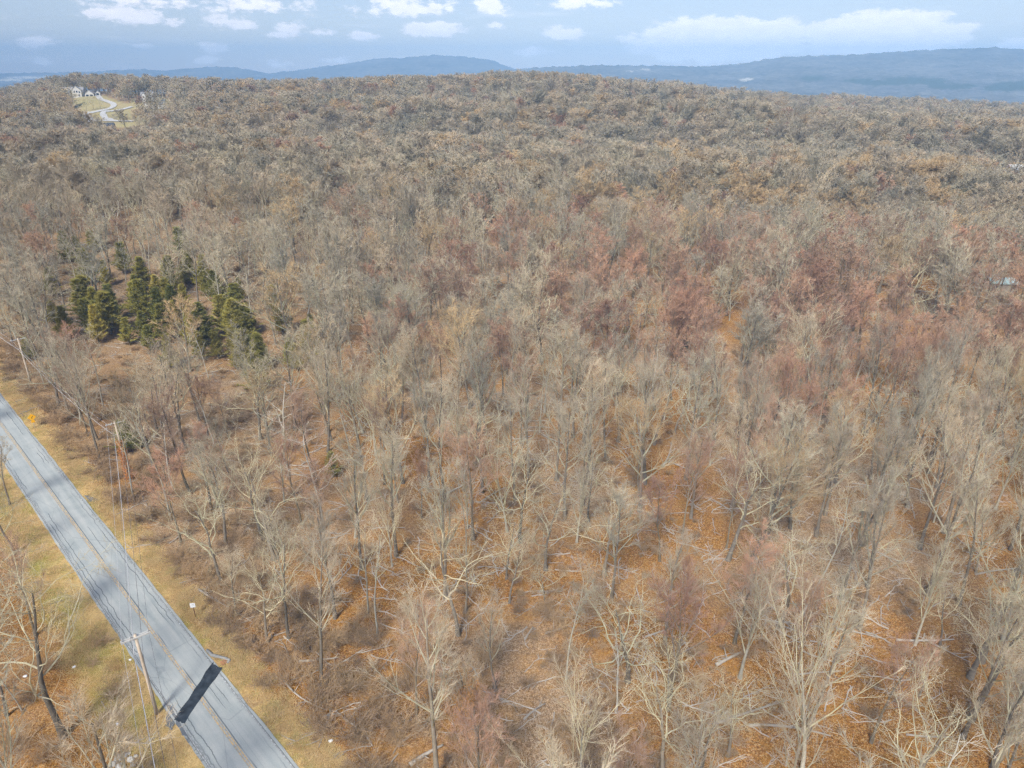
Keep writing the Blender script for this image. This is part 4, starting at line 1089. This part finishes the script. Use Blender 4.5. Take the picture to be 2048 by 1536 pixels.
e = empty('culvert_headwall', (cx, cy_c, gz(cx, cy_c))); tag(e, 'low grey kerb and bricks round a culvert at the end of the black patch', 'culvert')
kp = [np.array(hit(*p)) - np.array([cx, cy_c]) for p in ((414, 1301), (424, 1311), (440, 1315), (452, 1318), (459, 1322), (456, 1327))]
MB().tube([(p[0], p[1], .06) for p in kp], [.18, .22, .2, .2, .24, .18], 7).build('kerb', flat_mat('dull_concrete', (0.30, 0.30, 0.28), .9, .15, .3, 4.0), e, True)
for k, p in enumerate(((444, 1325), (448, 1323), (452, 1322), (447, 1329), (451, 1327))):
    q = np.array(hit(*p)) - np.array([cx, cy_c]); MB().box((q[0], q[1], .09), (.34, .2, .16), .6 + k * .1).build('brick', M['brick'], e)
RK = [(236, 1518, .55), (248, 1512, .48), (262, 1520, .4), (272, 1513, .28), (242, 1534, .62), (226, 1530, .4), (268, 1532, .3), (258, 1508, .24)]
RL = ['flat pale boulder', 'rounded grey boulder', 'smaller pale rock', 'fist-shaped small rock', 'largest whitish boulder', 'low grey rock', 'half-sunk small rock', 'tiny pale stone']
for k, (u, v, r) in enumerate(RK):
    x, y = hit(u, v); o = stone_mesh('boulder', (x, y, gz(x, y) + r * .2), r, M['stone'], 300 + k)
    tag(o, RL[k] + ' in the grassy pile at the bottom edge left of the wires', 'rock', 'pale rocks beside the road')
SCR = [(51, 1353, .3, 'white scrap lying left of the tall oak trunk in brown grass'), (149, 1334, .26, 'white scrap lying right of the tall oak trunk'), (261, 1320, .2, 'small white scrap in grass near the pole shaft'), (235, 1449, .24, 'pale bluish scrap by the dark weeds below the pole'), (661, 1483, .3, 'white scrap at the edge of the woods low on the verge'), (282, 930, .22, 'pinkish-white scrap in brush below the middle pole'), (132, 700, .3, 'white scrap in the brush near the far pole')]
for k, (u, v, r, lb) in enumerate(SCR):
    x, y = hit(u, v); o = stone_mesh('litter_scrap', (x, y, gz(x, y) + r * .25), r, M['white'], 340 + k, .45); tag(o, lb, 'litter', 'litter by the road')

# ------------------------------------------------------------------ fallen logs
LOGS = [((884, 992), (950, 962), .20, 'thick white fallen log in the middle of the near woods'), ((1326, 935), (1343, 884), .20, 'grey log propped upright in the shaded hollow'), ((1338, 924), (1372, 940), .16, 'short grey log lying across the shaded hollow'),
        ((820, 1532), (886, 1494), .26, 'thick pale log at the bottom edge below the brush'), ((1432, 1332), (1482, 1308), .24, 'pale log end leaning out of twigs above the crossed logs'), ((1425, 1450), (1566, 1414), .17, 'long straight pale log, upper of the crossed pair'),
        ((1498, 1452), (1660, 1478), .17, 'long straight pale log, lower of the crossed pair'), ((1672, 1258), (1772, 1280), .15, 'thin pale log pointing at the feathery tree'), ((1792, 1281), (1905, 1288), .17, 'bleached log at the foot of the feathery tree'),
        ((598, 1324), (676, 1318), .17, 'pale log lying level in the roadside brush'), ((398, 1180), (456, 1215), .17, 'bleached log beside the white sign'), ((1812, 1470), (1905, 1476), .12, 'thin log on orange ground below the round red maple'),
        ((1110, 1140), (1168, 1143), .11, 'thin pale stick lying level above the dark thicket'), ((1048, 1440), (1090, 1410), .14, 'brown log sloping near the rounded grey-brown tree'), ((1090, 1268), (1148, 1245), .16, 'grey log in the dark thicket'),
        ((1050, 1280), (1066, 1256), .14, 'short grey log end by the dark thicket'), ((1500, 1100), (1535, 1150), .13, 'grey log slanting between dark trunks'), ((960, 1005), (1010, 978), .12, 'thin log to the right of the thick white log'),
        ((1085, 870), (1125, 890), .14, 'dark log on pale ground in the middle woods'), ((1740, 995), (1770, 975), .22, 'broken stub log below the wide low oak'), ((150, 785), (182, 768), .14, 'forked bleached log among the brown roadside brush'),
        ((204, 832), (254, 827), .10, 'thin straight pale log behind the middle pole'), ((128, 880), (166, 872), .10, 'thin grey branch at the verge edge below the yellow sign'), ((655, 1140), (668, 1180), .13, 'pale log standing on end in brush'),
        ((560, 1350), (650, 1420), .12, 'long thin pale branch along the verge edge'), ((690, 1440), (745, 1495), .12, 'curved bleached branch at the lower verge edge'), ((740, 1400), (815, 1385), .12, 'grey log in pale leaves near the bottom'),
        ((1290, 1275), (1345, 1262), .13, 'pale mossy log right of the bleached dead tree'), ((1590, 1350), (1680, 1345), .11, 'thin log among trunks above the crossed logs'), ((1950, 1150), (2040, 1140), .13, 'pale log near the right edge of the woods'),
        ((700, 1150), (735, 1165), .10, 'short stick left of the orange leaf clearing'), ((640, 1105), (700, 1118), .12, 'grey branch lying in the brush near the forked oak'), ((1880, 950), (1920, 925), .12, 'pale branch fallen under the wide low oak')]
def log_mesh(a, b_, r, seed):
    rg = np.random.default_rng(seed); L = np.linalg.norm(np.array(b_) - np.array(a)); m = MB(); pts = []
    wob = rg.normal() * .04 * L; up = abs(rg.normal()) * .04 * L
    for t in np.linspace(0, 1, 8):
        p = np.array(a) * (1 - t) + np.array(b_) * t; d_ = (np.array(b_) - np.array(a)) / L; nn = np.array([-d_[1], d_[0]])
        p = p + nn * wob * math.sin(t * 3.1); pts.append((p[0] - a[0], p[1] - a[1], gz(*p) - gz(*a) + r * .7 + up * t))
    m.tube(pts, np.linspace(r, r * .45, 8), 7)
    for k in range(4):
        i = rg.integers(2, 7); p = np.array(pts[i]); d_ = rg.normal(size=3); d_[2] = abs(d_[2]) * .8; d_ /= np.linalg.norm(d_); q = p + d_ * rg.uniform(.5, 1.6)
        m.tube([p, (p + q) / 2 + rg.normal(size=3) * .08, q], [r * .35, r * .25, r * .1], 5)
    o = m.build('fallen_log', M['log'], None, True); o.location = (a[0], a[1], gz(*a)); return o
for k, (p, q, r, lb) in enumerate(LOGS):
    o = log_mesh(hit(*p), hit(*q), r, 400 + k); tag(o, lb, 'log', 'logs fallen in the woods')

# ------------------------------------------------------------------ shrubs along the verge
SH = []
rgs = np.random.default_rng(21)
for k in range(64):
    t = -6 + k * 2.55 + rgs.uniform(-.8, .8); s_ = rgs.uniform(8.6, 16.0) if k % 3 else rgs.uniform(7.4, 9.0)
    x, y = RD0 + RDdir * t + RDn * s_
    SH.append((x, y, rgs.uniform(1.5, 3.0)))
for (u, v, h) in ((60, 790, 2.6), (130, 840, 2.4), (240, 1010, 2.2), (980, 1320, 2.4), (1100, 1235, 2.6), (1180, 1225, 2.4), (1120, 1260, 2.0), (700, 1380, 2.6), (760, 1450, 2.6), (640, 1400, 2.2), (620, 1240, 2.6), (810, 1240, 2.4), (750, 1290, 2.2), (660, 1290, 2.0), (230, 1390, 1.6), (205, 1290, 1.5), (90, 1340, 1.6), (60, 1400, 1.8), (240, 1480, 1.2), (40, 1500, 2.2), (90, 1520, 2.0)):
    x, y = hit(u, v); SH.append((x, y, h))
scell = {}
for x, y, h in SH:
    LS = LAND; ph, lx, ly = min(LS, key=lambda L: (L[1] - x) ** 2 + (L[2] - y) ** 2)
    dd_ = math.hypot(lx, ly); fx, fy = lx / dd_, ly / dd_; f_ = (x - lx) * fx + (y - ly) * fy; s_ = (x - lx) * fy - (y - ly) * fx
    rel = ('behind' if f_ > 0 else 'in front of') if abs(f_) > abs(s_) else ('to the right of' if s_ > 0 else 'to the left of')
    sz = 'low' if h < 1.9 else 'tall' if h > 2.5 else 'bushy'
    scell.setdefault((sz, rel, ph), []).append((math.hypot(f_, s_), x, y, h))
kk = 0
for (sz, rel, ph), lst in scell.items():
    lst.sort()
    for i, (_, x, y, h) in enumerate(lst):
        o = bpy.data.objects.new('shrub', MESH['shrub'][kk % 4][0]); COL.objects.link(o); kk += 1
        s_ = h / 2.4; o.location = (x, y, gz(x, y)); o.scale = (s_ * 1.35, s_ * 1.35, s_); o.rotation_euler = (0, 0, random.uniform(0, 6.28))
        tag(o, (('' if len(lst) == 1 else ORD[i] + ' ') + f'{sz} brown leafless shrub {rel} {ph}'), 'shrub', 'shrubs along the verge and in the openings')

# ------------------------------------------------------------------ undergrowth, sticks and grass, each one uncountable mass
src = []
for k in range(3):
    v, f, mi = pack(shrub_arrays(1200 + k)); src.append((v, f, mi, [M['shrub']]))
UND = instancer_collection('undergrowth_source', src)
N = 6800; y = 40 + 190 * rng.uniform(size=N) ** .8; x = rng.uniform(-.8, .8, N) * y
s_ = road_s(x, y); keep = (s_ > 5.9) | (s_ < -7.0)
dens_ = .22 + .45 * np.exp(-((s_ - 15) / 12) ** 2) + .7 * (s_ < 0) + .5 * (wavy(x, y, 8, 3) > .1) * (x < 25)
keep &= rng.uniform(size=N) < dens_
x, y = x[keep], y[keep]; sc = rng.uniform(.18, .5, len(x)) * (1 + .5 * np.exp(-((road_s(x, y) - 16) / 8) ** 2))
o = scatter('undergrowth', np.column_stack([x, y, terrain(x, y)]), rng.integers(0, 3, len(x)), sc, rng.uniform(0, 6.28, len(x)), UND, sc * 1.6)
tag(o, 'low brown brush and briars covering the forest floor', 'undergrowth', kind='stuff')
src = []
for k in range(3):
    m = MB(); rg = np.random.default_rng(1300 + k); L = 3.2
    pts = np.cumsum(np.vstack([[0, 0, .06], np.column_stack([np.full(5, L / 5), rg.normal(size=5) * .18, rg.normal(size=5) * .03])]), 0); m.tube(pts, np.linspace(.06, .02, 6), 5)
    for q in range(4):
        i = rg.integers(1, 5); p = pts[i]; d_ = np.array([rg.uniform(.3, .8), rg.choice([-1, 1]) * rg.uniform(.4, .9), rg.uniform(0, .4)]); m.tube([p, p + d_ * .5, p + d_ * 1.0 + rg.normal(size=3) * .1], [.035, .025, .01], 4)
    fq = [f for f in m.f if len(f) == 4]; src.append((np.concatenate(m.v), [np.array(fq)], None, [M['log']]))
STK = instancer_collection('stick_source', src)
N = 2600; y = 40 + 170 * rng.uniform(size=N) ** .8; x = rng.uniform(-.8, .8, N) * y; s_ = road_s(x, y); keep = (s_ > 7.4) | (s_ < -8); x, y = x[keep], y[keep]
sc = rng.uniform(.45, 1.7, len(x))
o = scatter('fallen_branches', np.column_stack([x, y, terrain(x, y)]), rng.integers(0, 3, len(x)), sc, rng.uniform(0, 6.28, len(x)), STK)
tag(o, 'pale broken sticks strewn over the leaf litter', 'branches', kind='stuff')
gtm, n, b = material('dry_grass_blades', 0.9, 0.1)
oi = n.new('ShaderNodeObjectInfo')
n.put(b.inputs['Base Color'], n.ramp(oi.outputs['Random'], [(0, (0.46, 0.29, 0.12)), (.4, (0.70, 0.49, 0.23)), (.75, (0.82, 0.62, 0.33)), (1, (0.42, 0.40, 0.12))]))
src = []
for k in range(3):
    rg = np.random.default_rng(1400 + k); m_ = 60
    p = np.column_stack([rg.normal(size=m_) * .30, rg.normal(size=m_) * .30, np.full(m_, -.02)]); d_ = np.column_stack([rg.normal(size=m_) * .55, rg.normal(size=m_) * .55, np.ones(m_)]); d_ /= np.linalg.norm(d_, axis=1)[:, None]
    v, f = spikes(p, d_, rg.uniform(.15, .42, m_), np.full(m_, .012)); src.append((v, [f], None, [gtm]))
GRS = instancer_collection('grass_source', src)
N = 15000; t = rng.uniform(-25, 150, N); s_ = np.where(rng.uniform(size=N) < .55, rng.uniform(3.45, 7.2, N), -rng.uniform(3.45, 10, N))
x = RD0[0] + RDdir[0] * t + RDn[0] * s_; y = RD0[1] + RDdir[1] * t + RDn[1] * s_
keep = (rng.uniform(size=N) < .35 + .65 * (wavy(x, y, 2.6, 6) > 0)); x, y, s_ = x[keep], y[keep], s_[keep]
sc = rng.uniform(.5, 1.3, len(x)) * np.where(np.abs(s_) < 4.4, .5, 1)
o = scatter('verge_grass', np.column_stack([x, y, terrain(x, y)]), rng.integers(0, 3, len(x)), sc, rng.uniform(0, 6.28, len(x)), GRS, sc * 1.3)
tag(o, 'dry straw-coloured grass on both verges of the road', 'grass', kind='stuff')

# ------------------------------------------------------------------ buildings
def gable(m_w, m_r, cx, cy, w, d, h, rh, axis, z0=0.0, over=.35):
    """walls with gable ends into m_w, a pitched roof with thickness into m_r; axis: ridge direction"""
    hx, hy = w / 2, d / 2
    if axis == 'y':
        v = [(cx - hx, cy - hy, z0), (cx + hx, cy - hy, z0), (cx + hx, cy - hy, z0 + h), (cx, cy - hy, z0 + h + rh), (cx - hx, cy - hy, z0 + h),
             (cx - hx, cy + hy, z0), (cx + hx, cy + hy, z0), (cx + hx, cy + hy, z0 + h), (cx, cy + hy, z0 + h + rh), (cx - hx, cy + hy, z0 + h)]
        m_w.add(v, [(0, 1, 2, 3, 4), (9, 8, 7, 6, 5), (1, 6, 7, 2), (5, 0, 4, 9)])
        for s in (-1, 1):
            e0 = np.array([cx + s * (hx + over), 0, z0 + h - over * rh / hx + .06]); r0 = np.array([cx, 0, z0 + h + rh + .06]); y0, y1 = cy - hy - over, cy + hy + over
            v = [(e0[0], y0, e0[2]), (r0[0], y0, r0[2]), (r0[0], y1, r0[2]), (e0[0], y1, e0[2])]; v += [(a, b_, c + .18) for a, b_, c in v]
            m_r.add(v, [(0, 1, 2, 3), (7, 6, 5, 4), (0, 4, 5, 1), (1, 5, 6, 2), (2, 6, 7, 3), (3, 7, 4, 0)])
    else:
        v = [(cx - hx, cy - hy, z0), (cx - hx, cy + hy, z0), (cx - hx, cy + hy, z0 + h), (cx - hx, cy, z0 + h + rh), (cx - hx, cy - hy, z0 + h),
             (cx + hx, cy - hy, z0), (cx + hx, cy + hy, z0), (cx + hx, cy + hy, z0 + h), (cx + hx, cy, z0 + h + rh), (cx + hx, cy - hy, z0 + h)]
        m_w.add(v, [(0, 1, 2, 3, 4), (9, 8, 7, 6, 5), (0, 4, 9, 5), (1, 6, 7, 2)])
        for s in (-1, 1):
            ye = cy + s * (hy + over); ze = z0 + h - over * rh / hy + .06; x0, x1 = cx - hx - over, cx + hx + over
            v = [(x0, ye, ze), (x0, cy, z0 + h + rh + .06), (x1, cy, z0 + h + rh + .06), (x1, ye, ze)]; v += [(a, b_, c + .18) for a, b_, c in v]
            m_r.add(v, [(0, 1, 2, 3), (7, 6, 5, 4), (0, 4, 5, 1), (1, 5, 6, 2), (2, 6, 7, 3), (3, 7, 4, 0)])
def building(name, u, v, label, blocks, wins, wall, roof, rz=0.0, doors=(), chim=None):
    x, y = hit(u, v); e = empty(name, (x, y, gz(x, y) - .3), math.atan2(-x, y) * .6 + rz); tag(e, label, 'house' if 'shed' not in name else 'shed')
    for bl in blocks:
        mw, mr = MB(), MB(); gable(mw, mr, *bl); mw.build('wall', wall, e); mr.build('roof', roof, e)
    for (cx, fy, cz, ww, hh) in wins:
        wo = MB().box((cx, fy - .05, cz), (ww, .1, hh)).build('window', M['white'], e)
        MB().box((cx, fy - .11, cz), (ww * .84, .03, hh * .88)).build('pane', M['glass'], wo)
    for (cx, fy, cz, ww, hh) in doors: MB().box((cx, fy - .05, cz), (ww, .1, hh)).build('door', M['glass'], e)
    if chim: MB().box(chim[:3], chim[3:]).build('chimney', M['brick'], e)
    return e
building('mansion', 150, 195, 'white two-storey mansion with twin gables and attached garage on the far hill',
         [(0, 0, 17, 10, 6.2, 2.6, 'x'), (-4.6, -5.6, 6.4, 3.5, 6.4, 3.0, 'y'), (3.6, -5.8, 7.6, 3.5, 6.6, 3.4, 'y'), (13.2, -2.5, 7.2, 8, 3.6, 2.8, 'y')],
         [(-4.6, -7.35, 5.2, 1.5, 1.9), (2.2, -7.55, 5.3, 1.3, 1.9), (4.0, -7.55, 5.3, 1.3, 1.9), (6.0, -7.55, 5.0, 1.2, 1.7), (-6.4, -7.35, 2.2, 1.3, 1.8), (-3.4, -7.35, 2.2, 1.3, 1.8), (2.0, -7.55, 2.2, 1.3, 1.9), (5.4, -7.55, 2.2, 1.3, 1.9), (-.6, -5.0, 5.0, 1.2, 1.7)],
         M['siding'], M['roof_grey'], doors=[(11.6, -6.5, 1.5, 2.2, 2.5), (14.8, -6.5, 1.5, 2.2, 2.5), (-.6, -5.0, 1.5, 1.4, 2.5)]).scale = (1.15, 1.15, 1.15)
building('garage', 197, 191, 'small white garage with one dark door at the top of the driveway', [(0, 0, 4.6, 5, 3.2, 1.6, 'y')], [], M['siding'], M['roof_grey'], doors=[(0, -2.5, 1.5, 2.4, 2.4)])
building('farther_house', 298, 203, 'white many-gabled house half hidden by trees right of the meadow',
         [(0, 0, 11, 9, 6, 2.4, 'x'), (-2.8, -5.2, 4.6, 3, 5.4, 2.6, 'y'), (2.8, -5.0, 5.0, 3, 7.0, 2.8, 'y'), (7.6, -1, 5, 6, 3.4, 2, 'y')],
         [(-2.8, -6.7, 4.2, 1.2, 1.6), (-2.8, -6.7, 1.8, 1.2, 1.6), (2.0, -6.5, 5.4, 1.1, 1.6), (3.8, -6.5, 5.4, 1.1, 1.6), (2.8, -6.5, 2.2, 1.4, 1.7), (7.6, -4.0, 2.0, 1.3, 1.6)], M['siding'], M['roof_grey'])
building('blue_roofed_house', 312, 216, 'house with a blue-grey roof and white gable below the many-gabled house',
         [(2, 0, 14, 10, 3.4, 4.0, 'x'), (-6.0, -3.6, 5.0, 5, 3.6, 2.8, 'y')], [(-6.0, -6.1, 4.0, 1.3, 1.5), (-6.0, -6.1, 1.6, 1.4, 1.5), (1, -5.0, 1.8, 1.2, 1.5), (5, -5.0, 1.8, 1.2, 1.5)], M['siding'], M['roof_blue'])
building('dark_roofed_house', 204, 266, 'long house with a dark shingle roof at the foot of the meadow',
         [(0, 0, 17, 10, 3.4, 3.4, 'x'), (6.5, -5.2, 6, 3, 3.2, 2.6, 'y')], [(-5, -5.0, 1.8, 1.3, 1.5), (-1, -5.0, 1.8, 1.3, 1.5), (6.5, -6.7, 1.9, 1.6, 1.6)], M['wall_tan'], M['roof_dark'])
building('shed', 2000, 578, 'low shed with a pale aqua metal roof in the woods at the right edge', [(0, 0, 6.6, 4.0, 2.3, .9, 'x')], [(-2, -2.2, 1.4, .9, .8)], M['wall_tan'], M['roof_aqua'], .25, doors=[(2, -2.2, 1.1, 1.1, 2.0)])
building('white_roofed_house', 2032, 350, 'white house glimpsed through trees at the right edge of the slope', [(0, 0, 10, 7, 3.4, 2.2, 'x'), (-6, -3, 5, 4, 2.8, 1.6, 'y')], [(-2, -3.5, 1.9, 1.2, 1.4), (2, -3.5, 1.9, 1.2, 1.4), (-6, -5.0, 1.6, 1.2, 1.2)], M['siding'], flat_mat('white_roof', (0.66, 0.68, 0.68), .6), .3)
VAL = [(22, 158), (40, 157), (58, 155), (76, 156), (92, 154), (108, 156), (300, 151), (1340, 176)]
VW = ['leftmost white valley barn on the hazy plain', 'second white valley house from the picture edge', 'pale valley house in the hazy field', 'white valley barn right of the pale field', 'small white valley house near the hazy wood', 'last white valley house before the near treeline', 'white speck of a house under the blue hills', 'pale farmhouse below the blue ridge at the crest of the woods']
for k, (u, v) in enumerate(VAL):
    x, y = hit(u, v)
    if y > 1200: building('valley_house', u, v, VW[k], [(0, 0, 26 + 6 * (k % 3), 14, 7, 5, 'x')], [(-6, -7, 3.5, 3, 3), (6, -7, 3.5, 3, 3)], M['siding'], M['roof_grey'])
# lattice mast on the far hilltop
hx_ = ray(874, 112); D_ = 6480.0; x, y = float(hx_[0] / hx_[1] * D_), D_; z = gz(x, y)
e = empty('radio_mast', (x, y, z)); tag(e, 'thin radio mast on top of the highest far hill', 'mast')
for k in range(3):
    a = k * 2.094; MB().tube([(3 * math.cos(a), 3 * math.sin(a), -6), (.8 * math.cos(a), .8 * math.sin(a), 46)], .55, 5).build('leg', M['metal'], e)
for zz_ in (8, 18, 28, 38):
    r_ = 3 - zz_ * .045; MB().tube([(r_ * math.cos(q), r_ * math.sin(q), zz_) for q in (0, 2.094, 4.189, 6.283)], .3, 4).build('brace', M['metal'], e)
# trees on the lawn by the driveway
for u, v, h, lb in ((174, 222, 13, 'leaning dark tree on the lawn below the mansion'), (188, 220, 14, 'middle one of three lawn trees below the mansion'), (202, 219, 13, 'lawn tree closest to the driveway bend'), (274, 220, 13, 'pale tree beside the upper driveway branch')):
    x, y = hit(u, v); tag(plant('oak', x, y, h, None, 1.0), lb, 'tree')

# ------------------------------------------------------------------ haze
hm = bpy.data.materials.new('haze'); hm.use_nodes = True; nt = hm.node_tree; nt.nodes.clear()
out = nt.nodes.new('ShaderNodeOutputMaterial'); pv = nt.nodes.new('ShaderNodeVolumePrincipled')
pv.inputs['Color'].default_value = (0.39, 0.67, 1.0, 1); pv.inputs['Density'].default_value = 2.0e-4; pv.inputs['Anisotropy'].default_value = -0.45
nt.links.new(pv.outputs[0], out.inputs['Volume'])
hz = MB().box((0, 4600, 110), (30000, 9900, 420)).build('haze', hm); tag(hz, 'pale blue air haze over the whole valley', 'haze', kind='stuff')
